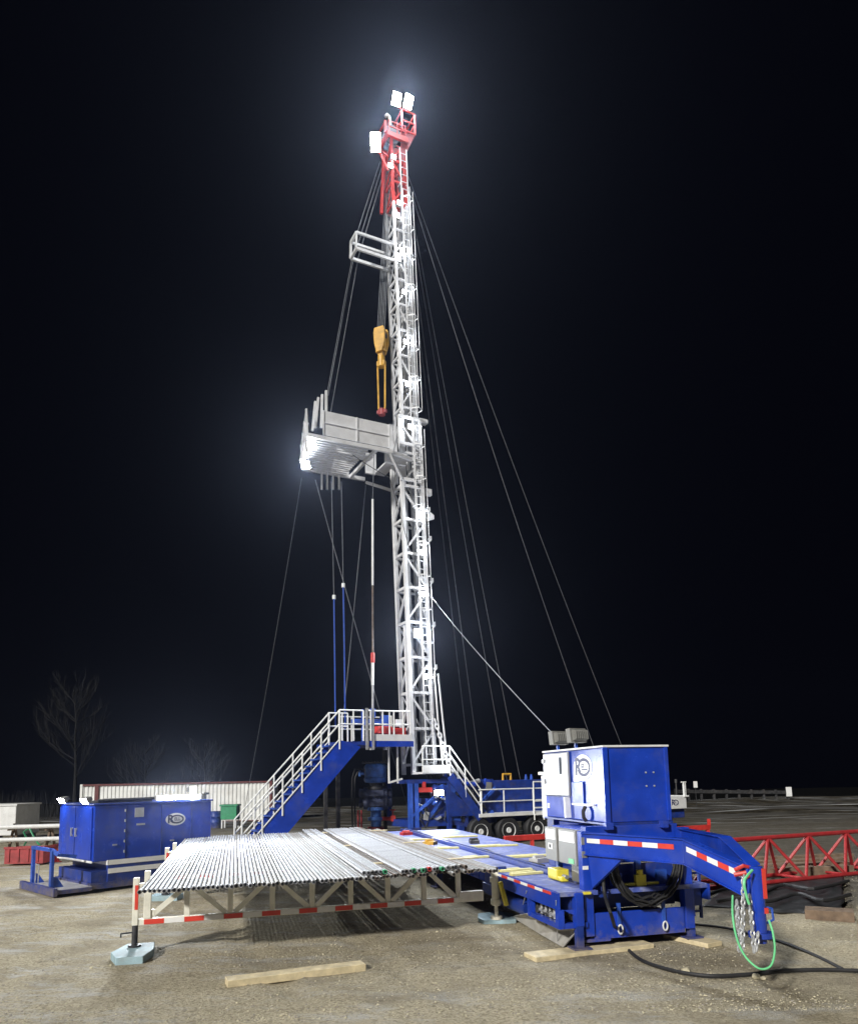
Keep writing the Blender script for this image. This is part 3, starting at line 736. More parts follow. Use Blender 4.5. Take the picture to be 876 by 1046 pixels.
    for (p0, p1, p2, s) in (((.05, .0), (.60, -1.60), (.855, -2.32), -1), ((1.62, .0), (1.20, -1.53), (.945, -2.36), 1)):
        o, a, c, d, nrm = neck(p0, p1, p2, 'neck_beam')
        tp = B(); 
        side = nrm*(-.0535) if (nrm.x*(-1)) * s < 0 else nrm*.0535
        side = nrm*.0535 if (V((s, 0, 0)).dot(nrm) > 0) else nrm*-.0535
        def strip(u, v, f0, f1, n, st):
            tp = B()
            for i in range(n):
                tp.m = (i+st) % 2; g0 = f0+(f1-f0)*i/n; g1 = f0+(f1-f0)*(i+1)/n
                lo0 = u[0].lerp(v[0], g0); hi0 = u[1].lerp(v[1], g0); lo1 = u[0].lerp(v[0], g1); hi1 = u[1].lerp(v[1], g1)
                P = [lo0.lerp(hi0, .56), lo1.lerp(hi1, .56), lo1.lerp(hi1, .78), lo0.lerp(hi0, .78)]
                tp.prism([p+side for p in P], side.normalized()*.003)
            tp.build('reflective_tape', [M['tape_white'], M['tape_red']], o)
        strip(a, c, .06, .92, 6, 0); strip(c, d, .06, .97, 5, 0)
    # gusset under the near beam
    q = B(); q.prism([(.05, -.10, 1.30), (.26, -.68, 1.305), (.07, -.14, .86)], (.05, .012, 0)); q.build('gusset', M['blue'], t)
    q = B(); q.box2((-.028, -.068, 1.44), (.05, -.061, 1.54)); q.build('grey_decal', M['grey'], t); q = B(); q.box2((-.028, -.068, 1.26), (.05, -.061, 1.35)); q.build('grey_decal', M['grey'], t)
    q = B(); q.box2((-.026, -.067, 1.1), (.06, -.061, 1.15)); q.build('white_decal', M['tape_white'], t)
    q = B(); q.bar((.095, -.185, 1.15), (.135, -.295, 1.15), .012, .07); q.build('white_decal', M['tape_white'], t)
    # coupler
    cx, cy = .90, -2.45
    q = B(); q.tube((cx, cy, .64), (cx, cy, 1.36), .07, 18); q.tube((cx, cy, .60), (cx, cy, .66), .13, 18); q.box2((cx-.07, cy+.05, 1.05), (cx+.07, cy+.2, 1.37)); q.tube((cx, cy, .54), (cx, cy, .6), .06, 14)
    cp = q.build('coupler', M['blue'], t, .004, smooth=True)
    q = B(); q.box2((cx+.015, cy-.077, 1.02), (cx+.06, cy-.060, 1.34)); q.box2((cx+.015, cy-.077, .86), (cx+.06, cy-.06, .92)); q.build('reflector', M['tape_red'], cp)
    q = B(); q.path([(cx+.07, cy, .92), (cx+.15, cy-.02, .9), (cx+.16, cy-.02, .78), (cx+.07, cy, .74)], .014, 6); q.build('release_handle', M['blue_light'], cp)
    # platform under the cab
    q = B(); q.box2((.13, .1, 1.34), (1.6, .26, 1.67)); q.box2((.4, .0, 1.62), (.52, .1, 1.72)); q.box2((1.3, .0, 1.62), (1.4, .1, 1.72)); q.build('cross_member', M['blue'], t, .006)
    ya, yb, yc, yd = [hit(px, 858, fr, 0, .08).y for px in (587.5, 570, 568, 556.5)]
    q = B(); q.box2((.20, .3, 1.12), (1.6, yd-.02, 1.62)); q.box2((.75, yd-.02, 1.2), (1.6, 2.35, 1.62)); q.build('equipment_base', M['blue'], t, .01)
    for x, y in ((.26, yd-.1), (1.5, 2.2), (1.5, .5)):
        q = B(); q.box2((x-.04, y-.04, .82), (x+.04, y+.04, 1.12)); q.build('base_leg', M['blue_light'], t)
    ya, yb, yc, yd = [hit(px, 858, fr, 0, .08).y for px in (587.5, 570, 568, 556.5)]
    for y0, y1, lb in ((ya, yb, 0), (yc, yd, 1)):
        q = B(); q.box2((.08, y0, 1.10), (.198, y1, 1.60)); e = q.build('control_box', M['grey'], t, .008)
        q = B(); q.box2((.074, y0+.04, 1.42), (.08, y1-.04, 1.57)); q.build('notice', M['tape_white'], e)
        if lb: q = B(); q.box2((.072, y0+.15, 1.27), (.081, y0+.3, 1.36)); q.build('gauge', M['tape_white'], e); q = B(); q.box2((.068, y0+.19, 1.29), (.073, y0+.26, 1.34)); q.build('gauge_window', M['black'], e)
        else: q = B(); q.box2((.072, y0+.08, 1.12), (.081, y0+.25, 1.19)); q.build('green_label', M['green_hose'], e)
    # cab
    X0, X1, Y0, Y1, Zb, Zt = .57, 1.61, .28, 2.45, 1.70, 2.80
    q = B(); q.box2((X0, Y0, Zb), (X1, Y1, Zt)); cab = q.build('cab', M['blue'], t, .012)
    q = B(); q.box2((X0-.03, Y0-.03, Zt), (X1+.03, Y1+.03, Zt+.03)); q.build('cab_roof', M['white'], cab, .006)
    q = B(); q.box2((X0-.05, Y0-.02, Zb-.03), (X1+.03, Y1, Zb-.002)); q.build('cab_sill', M['blue_dark'], cab)
    q = B(); q.box2((X0-.035, Y0-.035, Zb), (X0+.05, Y0+.05, Zt)); q.build('corner_trim', M['blue'], cab, .012)
    q = B(); q.box2((X1-.05, Y0-.02, Zb), (X1+.02, Y0+.05, Zt)); q.build('corner_trim', M['blue'], cab, .012)
    q = B(); q.box2((X0-.05, 1.42, 2.06), (X0-.006, 2.42, 2.78)); d = q.build('cab_door', M['alu'], t, .02)
    q = B(); q.box2((X0-.057, 1.66, 2.42), (X0-.049, 1.74, 2.7)); q.build('door_window', M['glass'], d)
    q = B(); q.box2((X0-.08, 2.33, 2.26), (X0-.05, 2.40, 2.34)); q.box2((X0-.08, 2.33, 2.62), (X0-.05, 2.40, 2.68)); q.build('hinge', M['steel'], d)
    q = B(); q.box2((X0-.03, .95, 1.95), (X0-.004, 1.36, 2.30)); q.build('hatch', M['blue'], cab, .01)
    q = B(); q.box2((X0-.04, .62, 1.93), (X0-.004, 1.36, 1.96)); q.build('ledge', M['white'], cab)
    q = B(); q.bar((X0-.03, 1.52, 2.05), (X0-.03, 1.50, 1.72), .05, .13); q.build('white_bracket', M['white'], cab)
    q = B(); q.path([(X0-.05, .86, 1.92), (X0-.09, .86, 1.85), (X0-.09, .86, 1.76), (X0-.05, .86, 1.70)], .03, 8); q.build('hose', M['black'], cab)
    q = B(); q.box2((X0-.01, 2.3, 1.85), (X0-.003, 2.38, 1.93)); q.build('label', M['tape_white'], cab)
    # emblem on the cab side: white oval with squared lower left corner
    R = fr.to_3x3(); w, h = .62, .40
    plate = [(w/2*math.cos(math.radians(a)), h/2*math.sin(math.radians(a)), 0) for a in range(-100, 171, 15)]+[(-w*.5, -h*.1, 0), (-w*.54, -h*.62, 0)]
    emblem(cab, fr @ V((X0-.003, .98, 2.52)), R @ V((0, -1, 0)), (0, 0, 1), w, h, plate)
    q = B()
    for x, z in ((1.24, 2.42), (1.37, 2.42), (1.24, 2.22), (1.37, 2.22)): q.tube((x, Y0-.012, z), (x, Y0+.0, z), .014, 8)
    q.build('bolt', M['steel'], cab)
    # two flood lamps facing the rig
    for x, y in ((.72, 2.2), (.72, 1.5)):
        q = B(); q.box2((x-.02, y-.02, Zt+.03), (x+.02, y+.02, Zt+.12)); q.build('lamp_bracket', M['blue_light'], t)
        p = fr @ V((x, y+.05, Zt+.24)); floodlight(t, p, R @ V((-.35, 1, -.12)), .36, .23, None, .16, lens=False)
    # white cabinet behind the cab
    q = B(); q.box2((.68, 2.55, 1.65), (1.3, 2.9, 2.42)); cb = q.build('cabinet', M['white'], t, .015)
    q = B(); q.box2((.65, 2.52, 2.42), (1.33, 2.95, 2.47)); q.build('lid', M['cream'], cb)
    q = B(); q.box2((.75, 2.58, .82), (1.2, 2.85, 1.65)); q.build('cabinet_stand', M['blue_dark'], t)
    # yellow pump box on the deck
    q = B(); q.box2((.02, .9, .83), (.22, 1.25, .99)); q.box2((.02, .75, .83), (.14, .9, .90)); pb = q.build('pump_box', M['yellow'], t, .015)
    q = B(); q.tube((.1, .85, .9), (.1, .72, .9), .03); q.box2((.24, .6, .83), (.34, .85, 1.08)); q.build('pump_fitting', M['grey'], pb)
    # inside the neck: reel, hooks and a yellow valve
    q = B(); q.box2((.5, .1, .72), (.66, .16, 1.0)); q.box2((1.22, .1, .7), (1.38, .16, 1.02)); q.box2((.9, .12, .8), (.98, .18, 1.33)); q.build('cable_hook', M['blue_light'], t)
    q = B(); q.box2((.6, .02, .83), (1.2, .08, .87)); q.box2((.82, -.01, .78), (.98, .06, .98)); q.tube((.9, .03, .98), (.9, .03, 1.05), .05, 10); q.build('valve', M['yellow'], t, .006)
    q = B(); q.box2((.14, .28, .5), (1.6, .33, 1.1)); q.build('rear_panel', M['blue_dark'], t)
    # ladder by the right post
    q = B(); q.bar((1.76, .12, .3), (1.76, .12, 1.05), .035); q.bar((1.92, .12, .3), (1.92, .12, 1.05), .035)
    for k in range(4): q.bar((1.76, .12, .4+k*.18), (1.92, .12, .4+k*.18), .03)
    q.build('step_ladder', M['blue_dark'], t)
    return t
tr = trailer(); TF = WM[tr]
pp = [G(px, py, .05) for px, py in ((488, 938), (494, 941), (527, 940), (526, 934), (506, 931), (488, 934))]
board_pad('foot_pad', 'pale blue curved board pad under the screw jack beside the trailer', [(p.x, p.y) for p in pp], -.01, .06, M['pad'])
# grey folded sheet leaning at the trailer side
p = [G(523, 936, .05), G(538, 933, .33), G(591, 950, .30), G(576, 968, .03), G(551, 953, .04)]
m1, m2 = p[1].lerp(p[2], .5), None
b = MB(); b.add([p[0], p[1], m1, p[4], p[2], p[3]], [(0, 1, 2, 3), (3, 2, 4, 5)])
o = b.build('drip_tray', M['sheet']); sd = o.modifiers.new('t', 'SOLIDIFY'); sd.thickness = .02; tag(o, 'grey sheet metal tray sloping from the trailer side to the ground', 'tray')
b = MB(); b.path(sag_line(TF @ V((-.46, -.1, .72)), p[4].lerp(p[3], .75)+V((0, 0, .02)), .02), .008, 5); b.path(sag_line(TF @ V((-.46, .95, .70)), p[0].lerp(p[4], .25)+V((0, 0, .02)), .02), .008, 5)
tag(b.build('tray_chain', M['steel']), 'thin chains holding the grey sheet tray at the trailer side', 'chain')
# laths on the deck
for k, (x0, x1, y, a, lab) in enumerate(((-.4, .34, 1.75, .12, 'yellow lath across the left deck panel nearest the cab'), (-.4, .2, 2.25, .05, 'yellow lath on the left deck panel, second from the cab'), (-.5, .2, 4.4, .1, 'yellow lath on the left deck panel, third from the cab'), (-.5, .2, 6.6, -.06, 'yellow lath on the left deck panel, fourth from the cab'), (-.5, .2, 9.0, .1, 'yellow lath on the left deck panel, fifth from the cab'),
        (.42, 1.5, 4.2, .05, 'yellow lath on the right deck panel nearest the cab'), (.42, 1.6, 6.6, -.05, 'yellow lath on the right deck panel, second from the cab'), (.42, 1.6, 9.4, .08, 'yellow lath on the right deck panel, third from the cab'))):
    b = MB(TF); b.bar((x0, y, .84), (x1, y+a, .84), .1, .035); b.bar((x0+.05, y+.13, .84), (x0+(x1-x0)*.7, y+.16+a, .84), .07, .035)
    tag(b.build('lath', M['lath']), lab, 'lath', 'yellow laths on the trailer deck')
# hoses and odds and ends lying along the deck
for k, (x, ph, lab) in enumerate(((.27, .0, 'black hose lying in the trough along the trailer deck'), (.48, 1.3, 'black hose snaking along the right deck panel of the trailer'))):
    b = MB(TF); b.path([(x+.05*math.sin(ph+i*.7)+.02*math.sin(i*2.1+ph), 2.6+i*.33, .845) for i in range(30)], .022, 6)
    tag(b.build('deck_hose', M['black'], smooth=True), lab, 'hose')
for k, (x, y, m, lab) in enumerate(((.75, 3.3, 'sheet', 'grey steel block on the right deck panel nearest the cab'), (.9, 7.6, 'darksteel', 'dark steel block on the right deck panel towards the rig'), (-.15, 7.8, 'hook_yellow', 'ochre block on the left deck panel towards the rig'), (.0, 11.0, 'red', 'small red block on the far end of the left deck panel'))):
    b = MB(TF); b.box((x, y, .86), (.3, .22, .08), Matrix.Rotation(.4+k, 3, 'Z')); b.tube((x-.1, y, .9), (x+.1, y+.05, .9), .05, 10)
    tag(b.build('deck_block', M[m], origin=TF @ V((x, y, .82))), lab, 'block')
# cable coil hung in the neck
b = MB(TF); rnd = random.Random(5)
for k in range(11):
    pts = []; w = .52+rnd.uniform(-.05, .05); dz = rnd.uniform(-.05, .08); yy = -.02-.018*k
    for i in range(25):
        a_ = math.pi*(1+ i/24); pts.append((.92+w*math.cos(a_)+rnd.uniform(-.004, .004), yy, 1.16+dz+(.58+rnd.uniform(-.03, .03))*math.sin(a_)*(.95)))
    pts = [(pts[0][0], yy, 1.3)]+pts+[(pts[-1][0], yy, 1.3)]
    b.path(pts, .017, 6)
tag(b.build('cable_coil', M['black'], smooth=True), 'coil of thick black cable hanging inside the trailer neck', 'cable')
# hoses
def hose(pts, r, m, label, name='hose', cat='hose', n=8):
    P = [V(p) for p in pts]; out = []
    for i in range(len(P)-1):
        p0, p1, p2, p3 = P[max(i-1, 0)], P[i], P[i+1], P[min(i+2, len(P)-1)]
        for k in range(8):
            s = k/8; out.append(.5*((2*p1)+(p2-p0)*s+(2*p0-5*p1+4*p2-p3)*s*s+(3*p1-p0-3*p2+p3)*s**3))
    out.append(P[-1]); b = MB(); b.path(out, r, n); return tag(b.build(name, m, smooth=True), label, cat)
hp = [TF @ V((.2, -.22, 1.0)), TF @ V((.18, -.27, .8)), D(624, 935, 9.95)]+[G(px, py, .03) for px, py in ((632, 958), (650, 978), (680, 990), (720, 997), (760, 996), (800, 992), (840, 991), (880, 992))]
hose(hp, .024, M['black'], 'black hose hanging from the neck and trailing along the foreground', 'black_hose')
hose([G(px, py, .02) for px, py in ((702, 944), (740, 948), (770, 955), (800, 963), (830, 975), (860, 990))], .02, M['black'], 'black hose crossing the dirt behind the hanging chains', 'black_hose')
cp = TF @ V((.90, -2.45, 0))
g0 = D(768, 889, 8.2)
hose([g0, D(760, 900, 8.1), D(762, 915, 8.1), D(765, 924, 8.1), ], .014, M['green_hose'], 'short end of green air hose looped beside the coupler', 'green_hose')
hose([D(748, 915, 8.5), D(748, 935, 8.35), D(752, 958, 8.2), D(760, 976, 8.1), D(772, 988, 8.0), D(781, 990, 7.98), D(788, 985, 7.95), D(791, 970, 7.95), D(789, 953, 8.0), D(785, 940, 8.05)], .011, M['green_hose'], 'green air hose hanging in a long loop under the coupler', 'green_hose')
def chain(a, c, label, r=.028, wire=.0105):
    a, c = V(a), V(c); d = (c-a); n = max(2, int(d.length/(r*1.9))); b = MB(); z = d.normalized(); x = z.orthogonal().normalized(); y = z.cross(x)
    x, y = (x+y).normalized(), (y-x).normalized()
    for i in range(n):
        m = a.lerp(c, (i+.5)/n); u = x if i % 2 else y
        pts = [m+u*(r*.68*math.cos(2*math.pi*k/10))+z*(r*1.3*math.sin(2*math.pi*k/10)) for k in range(11)]
        b.path(pts, wire, 5)
    return b
def chain_thing(segs, label):
    b = MB()
    for a, c in segs:
        q = chain(a, c, ''); o = len(b.v); b.v += q.v; b.f += [[i+o for i in f] for f in q.f]; b.mi += q.mi
    return tag(b.build('safety_chain', M['steel'], smooth=True), label, 'chain', 'safety chains on the gooseneck')
chain_thing([(D(759, 893, 8.36), D(758, 974, 8.2)), (D(752, 920, 8.42), D(755, 972, 8.22))], 'left doubled steel chain hanging from the red hook by the coupler')
chain_thing([(D(765, 914, 8.33), D(770, 973, 8.12)), (D(774, 952, 8.14), D(772, 972, 8.1))], 'right steel chain hanging close beside the blue coupler tube')
b = MB(); p = D(760, 889, 8.40)
b.path([p+V((-.1, .02, .0)), p+V((-.02, -.03, .05)), p+V((.06, -.02, .03)), p+V((.06, -.02, -.05)), p+V((-.02, -.04, -.08))], .022, 8); b.tube(p+V((-.12, .0, -.05)), p+V((.0, -.05, -.02)), .025, 8)
tag(b.build('chain_hook', M['red']), 'red hook clamped on the neck where the chain hangs', 'hook')
# ------------------------------------------------------------------ drilling rig: carrier, mast, racking board
RY = 27.; RO = V((-.33, RY, 0)); RA = math.radians(26.8)
def zz(py, px=430): return D(px, py, RY).z
def rig():
    t = thing('drilling_rig', 'truck mounted drilling rig with tall white lattice mast and red crown', 'drilling rig', RO, RA); fr = WM[t]
    B = lambda: MB(fr); R = fr.to_3x3()
    h = lambda px, py, y=0.: hit(px, py, fr, 1, y)
    base = h(428, 790); top = h(403.5, 190)
    def cx(z): return base.x+(top.x-base.x)*(z-base.z)/(top.z-base.z)
    z0 = base.z-.05; zl = h(417, 432).z; zo = h(415, 492).z; zr = h(403, 214).z; zt = h(404, 152).z
    def P(sx, sy, hx, hy, z): return V((cx(z)+sx*hx, sy*hy, z))
    # --- lower section
    hl = (.42, .42); hu = (.27, .36)
    for sx in (-1, 1):
        for sy in (-1, 1):
            q = B(); q.bar(P(sx, sy, *hl, z0), P(sx, sy, *hl, zl), .14, .14, up=(0, 1, 0)); q.build('mast_leg', M['mast_white'], t, .008)
    def lace(zs, hx, hy, w, m_of, faces, back=True):
        bk = B()
        for i, (za, zb) in enumerate(zip(zs, zs[1:])):
            for k, (s0, s1) in enumerate((((-1, 1), (-1, -1)), ((-1, -1), (1, -1)), ((1, -1), (1, 1)), ((1, 1), (-1, 1)))):
                a0, b0 = P(*s0, hx, hy, za), P(*s1, hx, hy, za); a1, b1 = P(*s0, hx, hy, zb), P(*s1, hx, hy, zb)
                if k in faces:
                    q = B(); q.bar(a0, b0, w, w*1.1); q.build('crossbar', m_of(za), t)
                    q = B(); q.bar(a0.lerp(a1, .06), b0.lerp(b1, .9), w*.8) if (i+k) % 2 or k == 0 else q.bar(b0.lerp(b1, .06), a0.lerp(a1, .9), w*.8); q.build('brace', m_of(za), t)
                else:
                    bk.bar(a0, b0, w*.9); bk.bar(a0, b1, w*.7)
        bk.build('back_lacing', m_of(zs[0]), t)
    n = 10; zs = [z0+.35+(zl-z0-.5)*i/n for i in range(n+1)]
    lace(zs, *hl, .085, lambda z: M['mast_white'], (0, 1))
    # --- upper section
    for sx in (-1, 1):
        for sy in (-1, 1):
            q = B(); q.bar(P(sx, sy, *hu, zo), P(sx, sy, *hu, zr), .095, .095, up=(0, 1, 0)); q.build('mast_leg', M['mast_white'], t)
            q = B(); q.bar(P(sx, sy, *hu, zr), P(sx, sy, *hu, zt), .098, .098, up=(0, 1, 0)); q.build('mast_leg', M['red'], t)
    n = 8; zs = [zl+.4+(zr-zl-.5)*i/n for i in range(n+1)]
    lace(zs, *hu, .065, lambda z: M['mast_white'], (0, 1))
    zs = [zr+(zt-zr)*i/3 for i in range(4)]
    lace(zs, *hu, .065, lambda z: M['red'], (0, 1))
    # ladder with cage up the near face
    q = B()
    def LP(x, y, z): return V((cx(z)+x, y, z))
    hy = lambda z: -.62 if z < zl else -.52
    for za, zb in ((z0+.1, zl-.1), (zl-.1, zt-.4)):
        y = hy((za+zb)/2)
        for x in (.02, .30): q.bar(LP(x, y, za), LP(x, y, zb), .04)
        k = za
        while k < zb: q.tube(LP(.02, y, k), LP(.30, y, k), .014, 6); k += .31
        k = za+.3
        while k < zb: q.bar(LP(.02, y, k), LP(.02, y+.3, k), .03); q.bar(LP(.30, y, k), LP(.30, y+.3, k), .03); k += 3.2
    q.build('ladder', M['mast_white'], t)
    q = B()
    for za, zb in ((z0+3.5, zl-.6), (zl+.2, zt-2.4)):
        y = hy((za+zb)/2); k = za
        pts = lambda z: [LP(.0, y, z), LP(-.06, y-.25, z), LP(.16, y-.42, z), LP(.38, y-.25, z), LP(.32, y, z)]
        while k < zb:
            ps = pts(k)
            for a, c in zip(ps, ps[1:]): q.bar(a, c, .012, .04)
            k += 1.25
        for j in (1, 2, 3): q.bar(pts(za)[j], pts(zb)[j], .03, .012)
    q.build('ladder_cage', M['mast_white'], t)
    q = B(); q.tube(LP(-.1, .1, z0), LP(-.1, .1, zo), .10, 12); q.tube(LP(-.1, .1, zo), LP(-.1, .1, zl+4), .07, 12); q.build('lift_ram', M['mast_white'], t, smooth=True)
    q = B()
    for (x, y, r) in ((.12, -.2, .035), (.2, .0, .03), (-.25, -.3, .03), (.26, -.3, .025), (.05, .2, .03)):
        q.path([LP(x+.02*math.sin(i*2.1), y+.02*math.cos(i*1.3), z0+.3+(zt-z0-1)*i/30) for i in range(31)], r, 5)
    q.build('service_line', M['cable'], t)
    q = B()
    for x, y in ((.44, -.50), (.50, -.34)): q.tube(LP(x, y, z0+.2), LP(x, y, zl-.5), .045, 8)
    q.tube(LP(-.48, -.25, z0+1.2), LP(-.48, -.25, h(402, 640).z), .045, 8)
    q.build('standpipe', M['mast_white'], t, smooth=True)
    # shelf brackets sticking out on the right
    for py in (527, 556, 598, 642, 685):
        z = h(437, py).z; q = B(); q.bar(LP(.36, -.42, z), LP(.66, -.46, z), .07); q.bar(LP(.66, -.46, z), LP(.66, -.46, z+.16), .05); q.bar(LP(.40, -.44, z-.3), LP(.62, -.46, z-.03), .04); q.build('side_bracket', M['mast_white'], t)
    q = B(); q.box2((cx(zl)+.40, -.5, zl-4.0), (cx(zl)+.47, -.36, zl-.1)); q.box2((cx(zl)+.36, -.55, zl-.15), (cx(zl)+.72, -.3, zl)); q.box2((cx(zl)+.40, -.5, zl-3.0), (cx(zl)+.85, -.34, zl-2.75)); q.prism([(cx(zl)+.45, -.45, zl-4.1), (cx(zl)+.95, -.45, zl-3.9), (cx(zl)+.95, -.45, zl-3.75), (cx(zl)+.45, -.45, zl-3.4)], (0, .06, 0)); q.build('latch_frame', M['mast_white'], t)
    for y0, za_, m_ in ((-.52, zl-.12, .5), (.44, zl-.12, .5), (-.54, zo-.2, .48), (-.54, zo+.6, .48), (-.54, zo+1.2, .48)):
        q = B(); q.box2((cx(zl)-m_, y0, za_), (cx(zl)+.5, y0+.07, za_+.12)); q.build('section_collar', M['mast_white'], t)
    # --- mast lamps
    for px, py, e in ((402, 160, 60), (399, 169, 40), (408, 207, 50), (406, 220, 70), (411, 256, 70), (407, 264, 40), (413, 298, 70), (414.5, 349, 90), (416, 392, 70), (419, 436, 120), (427.5, 527, 90), (429, 564, 90), (431, 607, 80), (427, 647, 230), (434, 691, 110)):
        y = -.60 if py > 432 else -.44
        c = h(px, py, y); big = e > 150
        q = B(); s = .1 if not big else .17; q.box2((c.x-s, y+.0, c.z-s), (c.x+s, y+.12, c.z+s)); f = q.build('mast_lamp', M['grey'], t)
        q = B(); q.box2((c.x-s*.85, y-.012, c.z-s*.85), (c.x+s*.85, y-.001, c.z+s*.85)); q.build('lens', M['lamp_small'], f)
        lamp('POINT', fr @ V((c.x, y-.16, c.z)), e*(.2 if py < 450 else .34)*(.5 if big else 1), size=.08, name='mast_lamp_light')
        p_ = fr @ V((c.x, y-.1, c.z)); lamp('SPOT', p_, 4600 if big else 160, p_+R @ V((-.45, -.89, -.35)), .12, .9, 150, name='mast_lamp_light')
    # --- crown
    xt = cx(zt); zc = h(404, 120).z; zq = h(404, 137).z
    q = B(); q.box2((xt-.5, -.5, zt), (xt+.42, -.40, zt+.2)); q.box2((xt-.5, .40, zt), (xt+.42, .5, zt+.2)); q.box2((xt-.5, -.4, zt), (xt-.4, .4, zt+.2)); q.box2((xt+.32, -.4, zt), (xt+.42, .4, zt+.2)); crown = q.build('crown_frame', M['red'], t)
    for k in range(4):
        q = B(); q.lathe([(.04, -.03), (.33, -.03), (.29, 0), (.33, .03), (.04, .03)], (xt-.15, -.27+k*.18, zt+.38), 22, Matrix.Rotation(math.pi/2, 3, 'X')); q.build('sheave', M['darksteel'], crown, smooth=True)
    q = B(); q.box2((xt-.55, -.36, zt+.2), (xt-.45, -.3, zt+.75)); q.box2((xt-.55, .3, zt+.2), (xt-.45, .36, zt+.75)); q.bar((xt-.5, -.36, zt+.72), (xt-.5, .36, zt+.72), .06)
    for k in range(3): q.bar((xt-.4, -.45, zt+.2+k*.24), (xt+.34, -.45, zt+.25+k*.24), .03); q.bar((xt-.4+k*.36, -.45, zt+.2), (xt-.4+k*.36, -.45, zt+.75), .035)
    q.build('sheave_guard', M['red'], crown)
    # triangular bracket and basket on the right of the crown
    a = h(410, 168, -.4); c_ = h(423, 138, -.4); d_ = h(409, 135, -.4)
    q = B(); q.prism([(a.x, -.42, a.z), (c_.x, -.42, c_.z), (d_.x, -.42, d_.z)], (0, .05, 0)); q.prism([(a.x, .38, a.z), (c_.x, .38, c_.z), (d_.x, .38, d_.z)], (0, .05, 0)); q.build('crown_bracket', M['red_dark'], t)
    b0, b1 = h(411, 134, -.42), h(424, 138, -.42); bt = h(412, 112, -.42).z
    for x in (b0.x, b1.x):
        for y in (-.42, .40):
            q = B(); q.bar((x, y, c_.z), (x, y, bt), .05); q.build('basket_post', M['red'], t)
    q = B()
    for z in (c_.z+.03, (c_.z+bt)/2, bt):
        for y in (-.42, .40): q.bar((b0.x, y, z), (b1.x, y, z), .045)
        q.bar((b0.x, -.42, z), (b0.x, .40, z), .045); q.bar((b1.x, -.42, z), (b1.x, .40, z), .045)
    q.build('basket_rail', M['red'], t)
    q = B(); g = h(398, 126); q.path([(g.x, 0, zt+.1), (g.x, 0, g.z+.1), (g.x-.03, 0, g.z+.3), (g.x-.12, 0, g.z+.36), (g.x-.18, 0, g.z+.25)], .06, 8); q.build('line_guide', M['white'], t, smooth=True)
    for px, py, w_, hh, e, tg, mm in ((405, 101, .38, .48, 3600, (-.05, -1., -1.), 'lamp'), (417, 103.5, .38, .5, 3600, (.12, -1., -1.), 'lamp'), (383.5, 145, .40, .68, 3800, (-.45, -.95, -1.), 'lamp_warm')):
        c = h(px, py, -.46); p = fr @ c; d = R @ V(tg); d2 = (V((0, 0, EYE))-p).normalized()
        floodlight(t, p, V((d.x, d.y, -.62)), w_, hh, M[mm])
        lamp('SPOT', p+V((d.x, d.y, -.62)).normalized()*.12, e, p+V((d.x, d.y, -.9)), .8, .8, 150, name='crown_lamp_light')
    l0 = h(384, 152, -.42); l1 = h(394, 158, -.42)
    q = B(); q.bar((l1.x+.1, -.38, l1.z-.6), (l0.x+.12, -.36, l0.z+.1), .06); q.bar((l1.x+.1, -.38, l1.z), (l0.x+.1, -.36, l0.z+.2), .05); q.build('lamp_arm', M['red'], t)
    b2 = h(405, 112, -.42); q = B(); q.bar((b0.x, -.4, bt), (b2.x+.1, -.4, b2.z+.2), .05); q.bar((b0.x+.25, -.4, bt), (b0.x+.25, -.4, bt+.3), .05); q.build('lamp_arm', M['red'], t)
    # left hand red strut of the crown section
    q = B(); u = h(389.5, 218, .3); v_ = h(392, 158, .3); q.bar((u.x, .3, u.z), (v_.x, .3, v_.z), .1); q.build('strut', M['red'], t)
    # --- upper bracket (white outrigger frame)
    A = h(364, 237, -.3); Bq = h(402, 245, -.3); Cq = h(360, 262, -.3); Dq = h(404, 269, -.3)
    for y in (-.3, .3):
        q = B(); q.bar((A.x, y, A.z), (Bq.x, y, A.z), .07, .09); q.build('outrigger_arm', M['mast_white'], t)
        q = B(); q.bar((A.x, y, Cq.z+.4), (Dq.x, y, Cq.z+.4), .08, .11); q.build('outrigger_arm', M['mast_white'], t)
    q = B(); q.bar((A.x, -.3, A.z), (A.x, .3, A.z), .09); q.bar((A.x, -.3, Cq.z+.4), (A.x, .3, Cq.z+.4), .09); q.bar((A.x, -.3, A.z), (A.x-.02, -.3, Cq.z+.4), .065); q.bar((A.x, .3, A.z), (A.x-.02, .3, Cq.z+.4), .08); q.build('outrigger_frame', M['mast_white'], t)
    # --- racking board
    yn = -.95
    n0 = h(398, 461, yn); n1 = h(314, 438, yn); zb = n0.z; xl, xr = n1.x, n0.x; xlf = None
    zw = h(398, 434, yn).z; yf = min(2.6, hit(352, 486, fr, 2, zb).y); xlf = hit(309, 478, fr, 2, zb).x; XL = lambda y: xl+(xlf-xl)*(y-yn)/(yf-yn)
    q = B()
    for y in (yn, yf): q.bar((XL(y), y, zb), (xr+.1, y, zb), .1, .14)
    q.bar((xl, yn, zb), (xlf, yf, zb), .1, .14); q.bar((xr-.5, yn, zb), (xr-.5, yf, zb), .1, .12); q.build('board_frame', M['mast_white'], t)
    for k in range(15):
        y = yn+.1+(yf-yn-.2)*k/14; q = B(); q.bar((XL(y)+.1, y, zb), (xr-.75, y, zb), .075, .05); q.build('finger', M['mast_white'], t)
    q = B(); q.prism([(xl+.05, yn+.05, zb+.075), (xl+1.0, yn+.05, zb+.075), (xlf+1.0, yf-.05, zb+.075), (xlf+.05, yf-.05, zb+.075)], (0, 0, .025)); q.box2((xl+1.0, -.1, zb+.075), (xr-.3, .3, zb+.1)); q.build('diving_board', M['mast_white'], t)
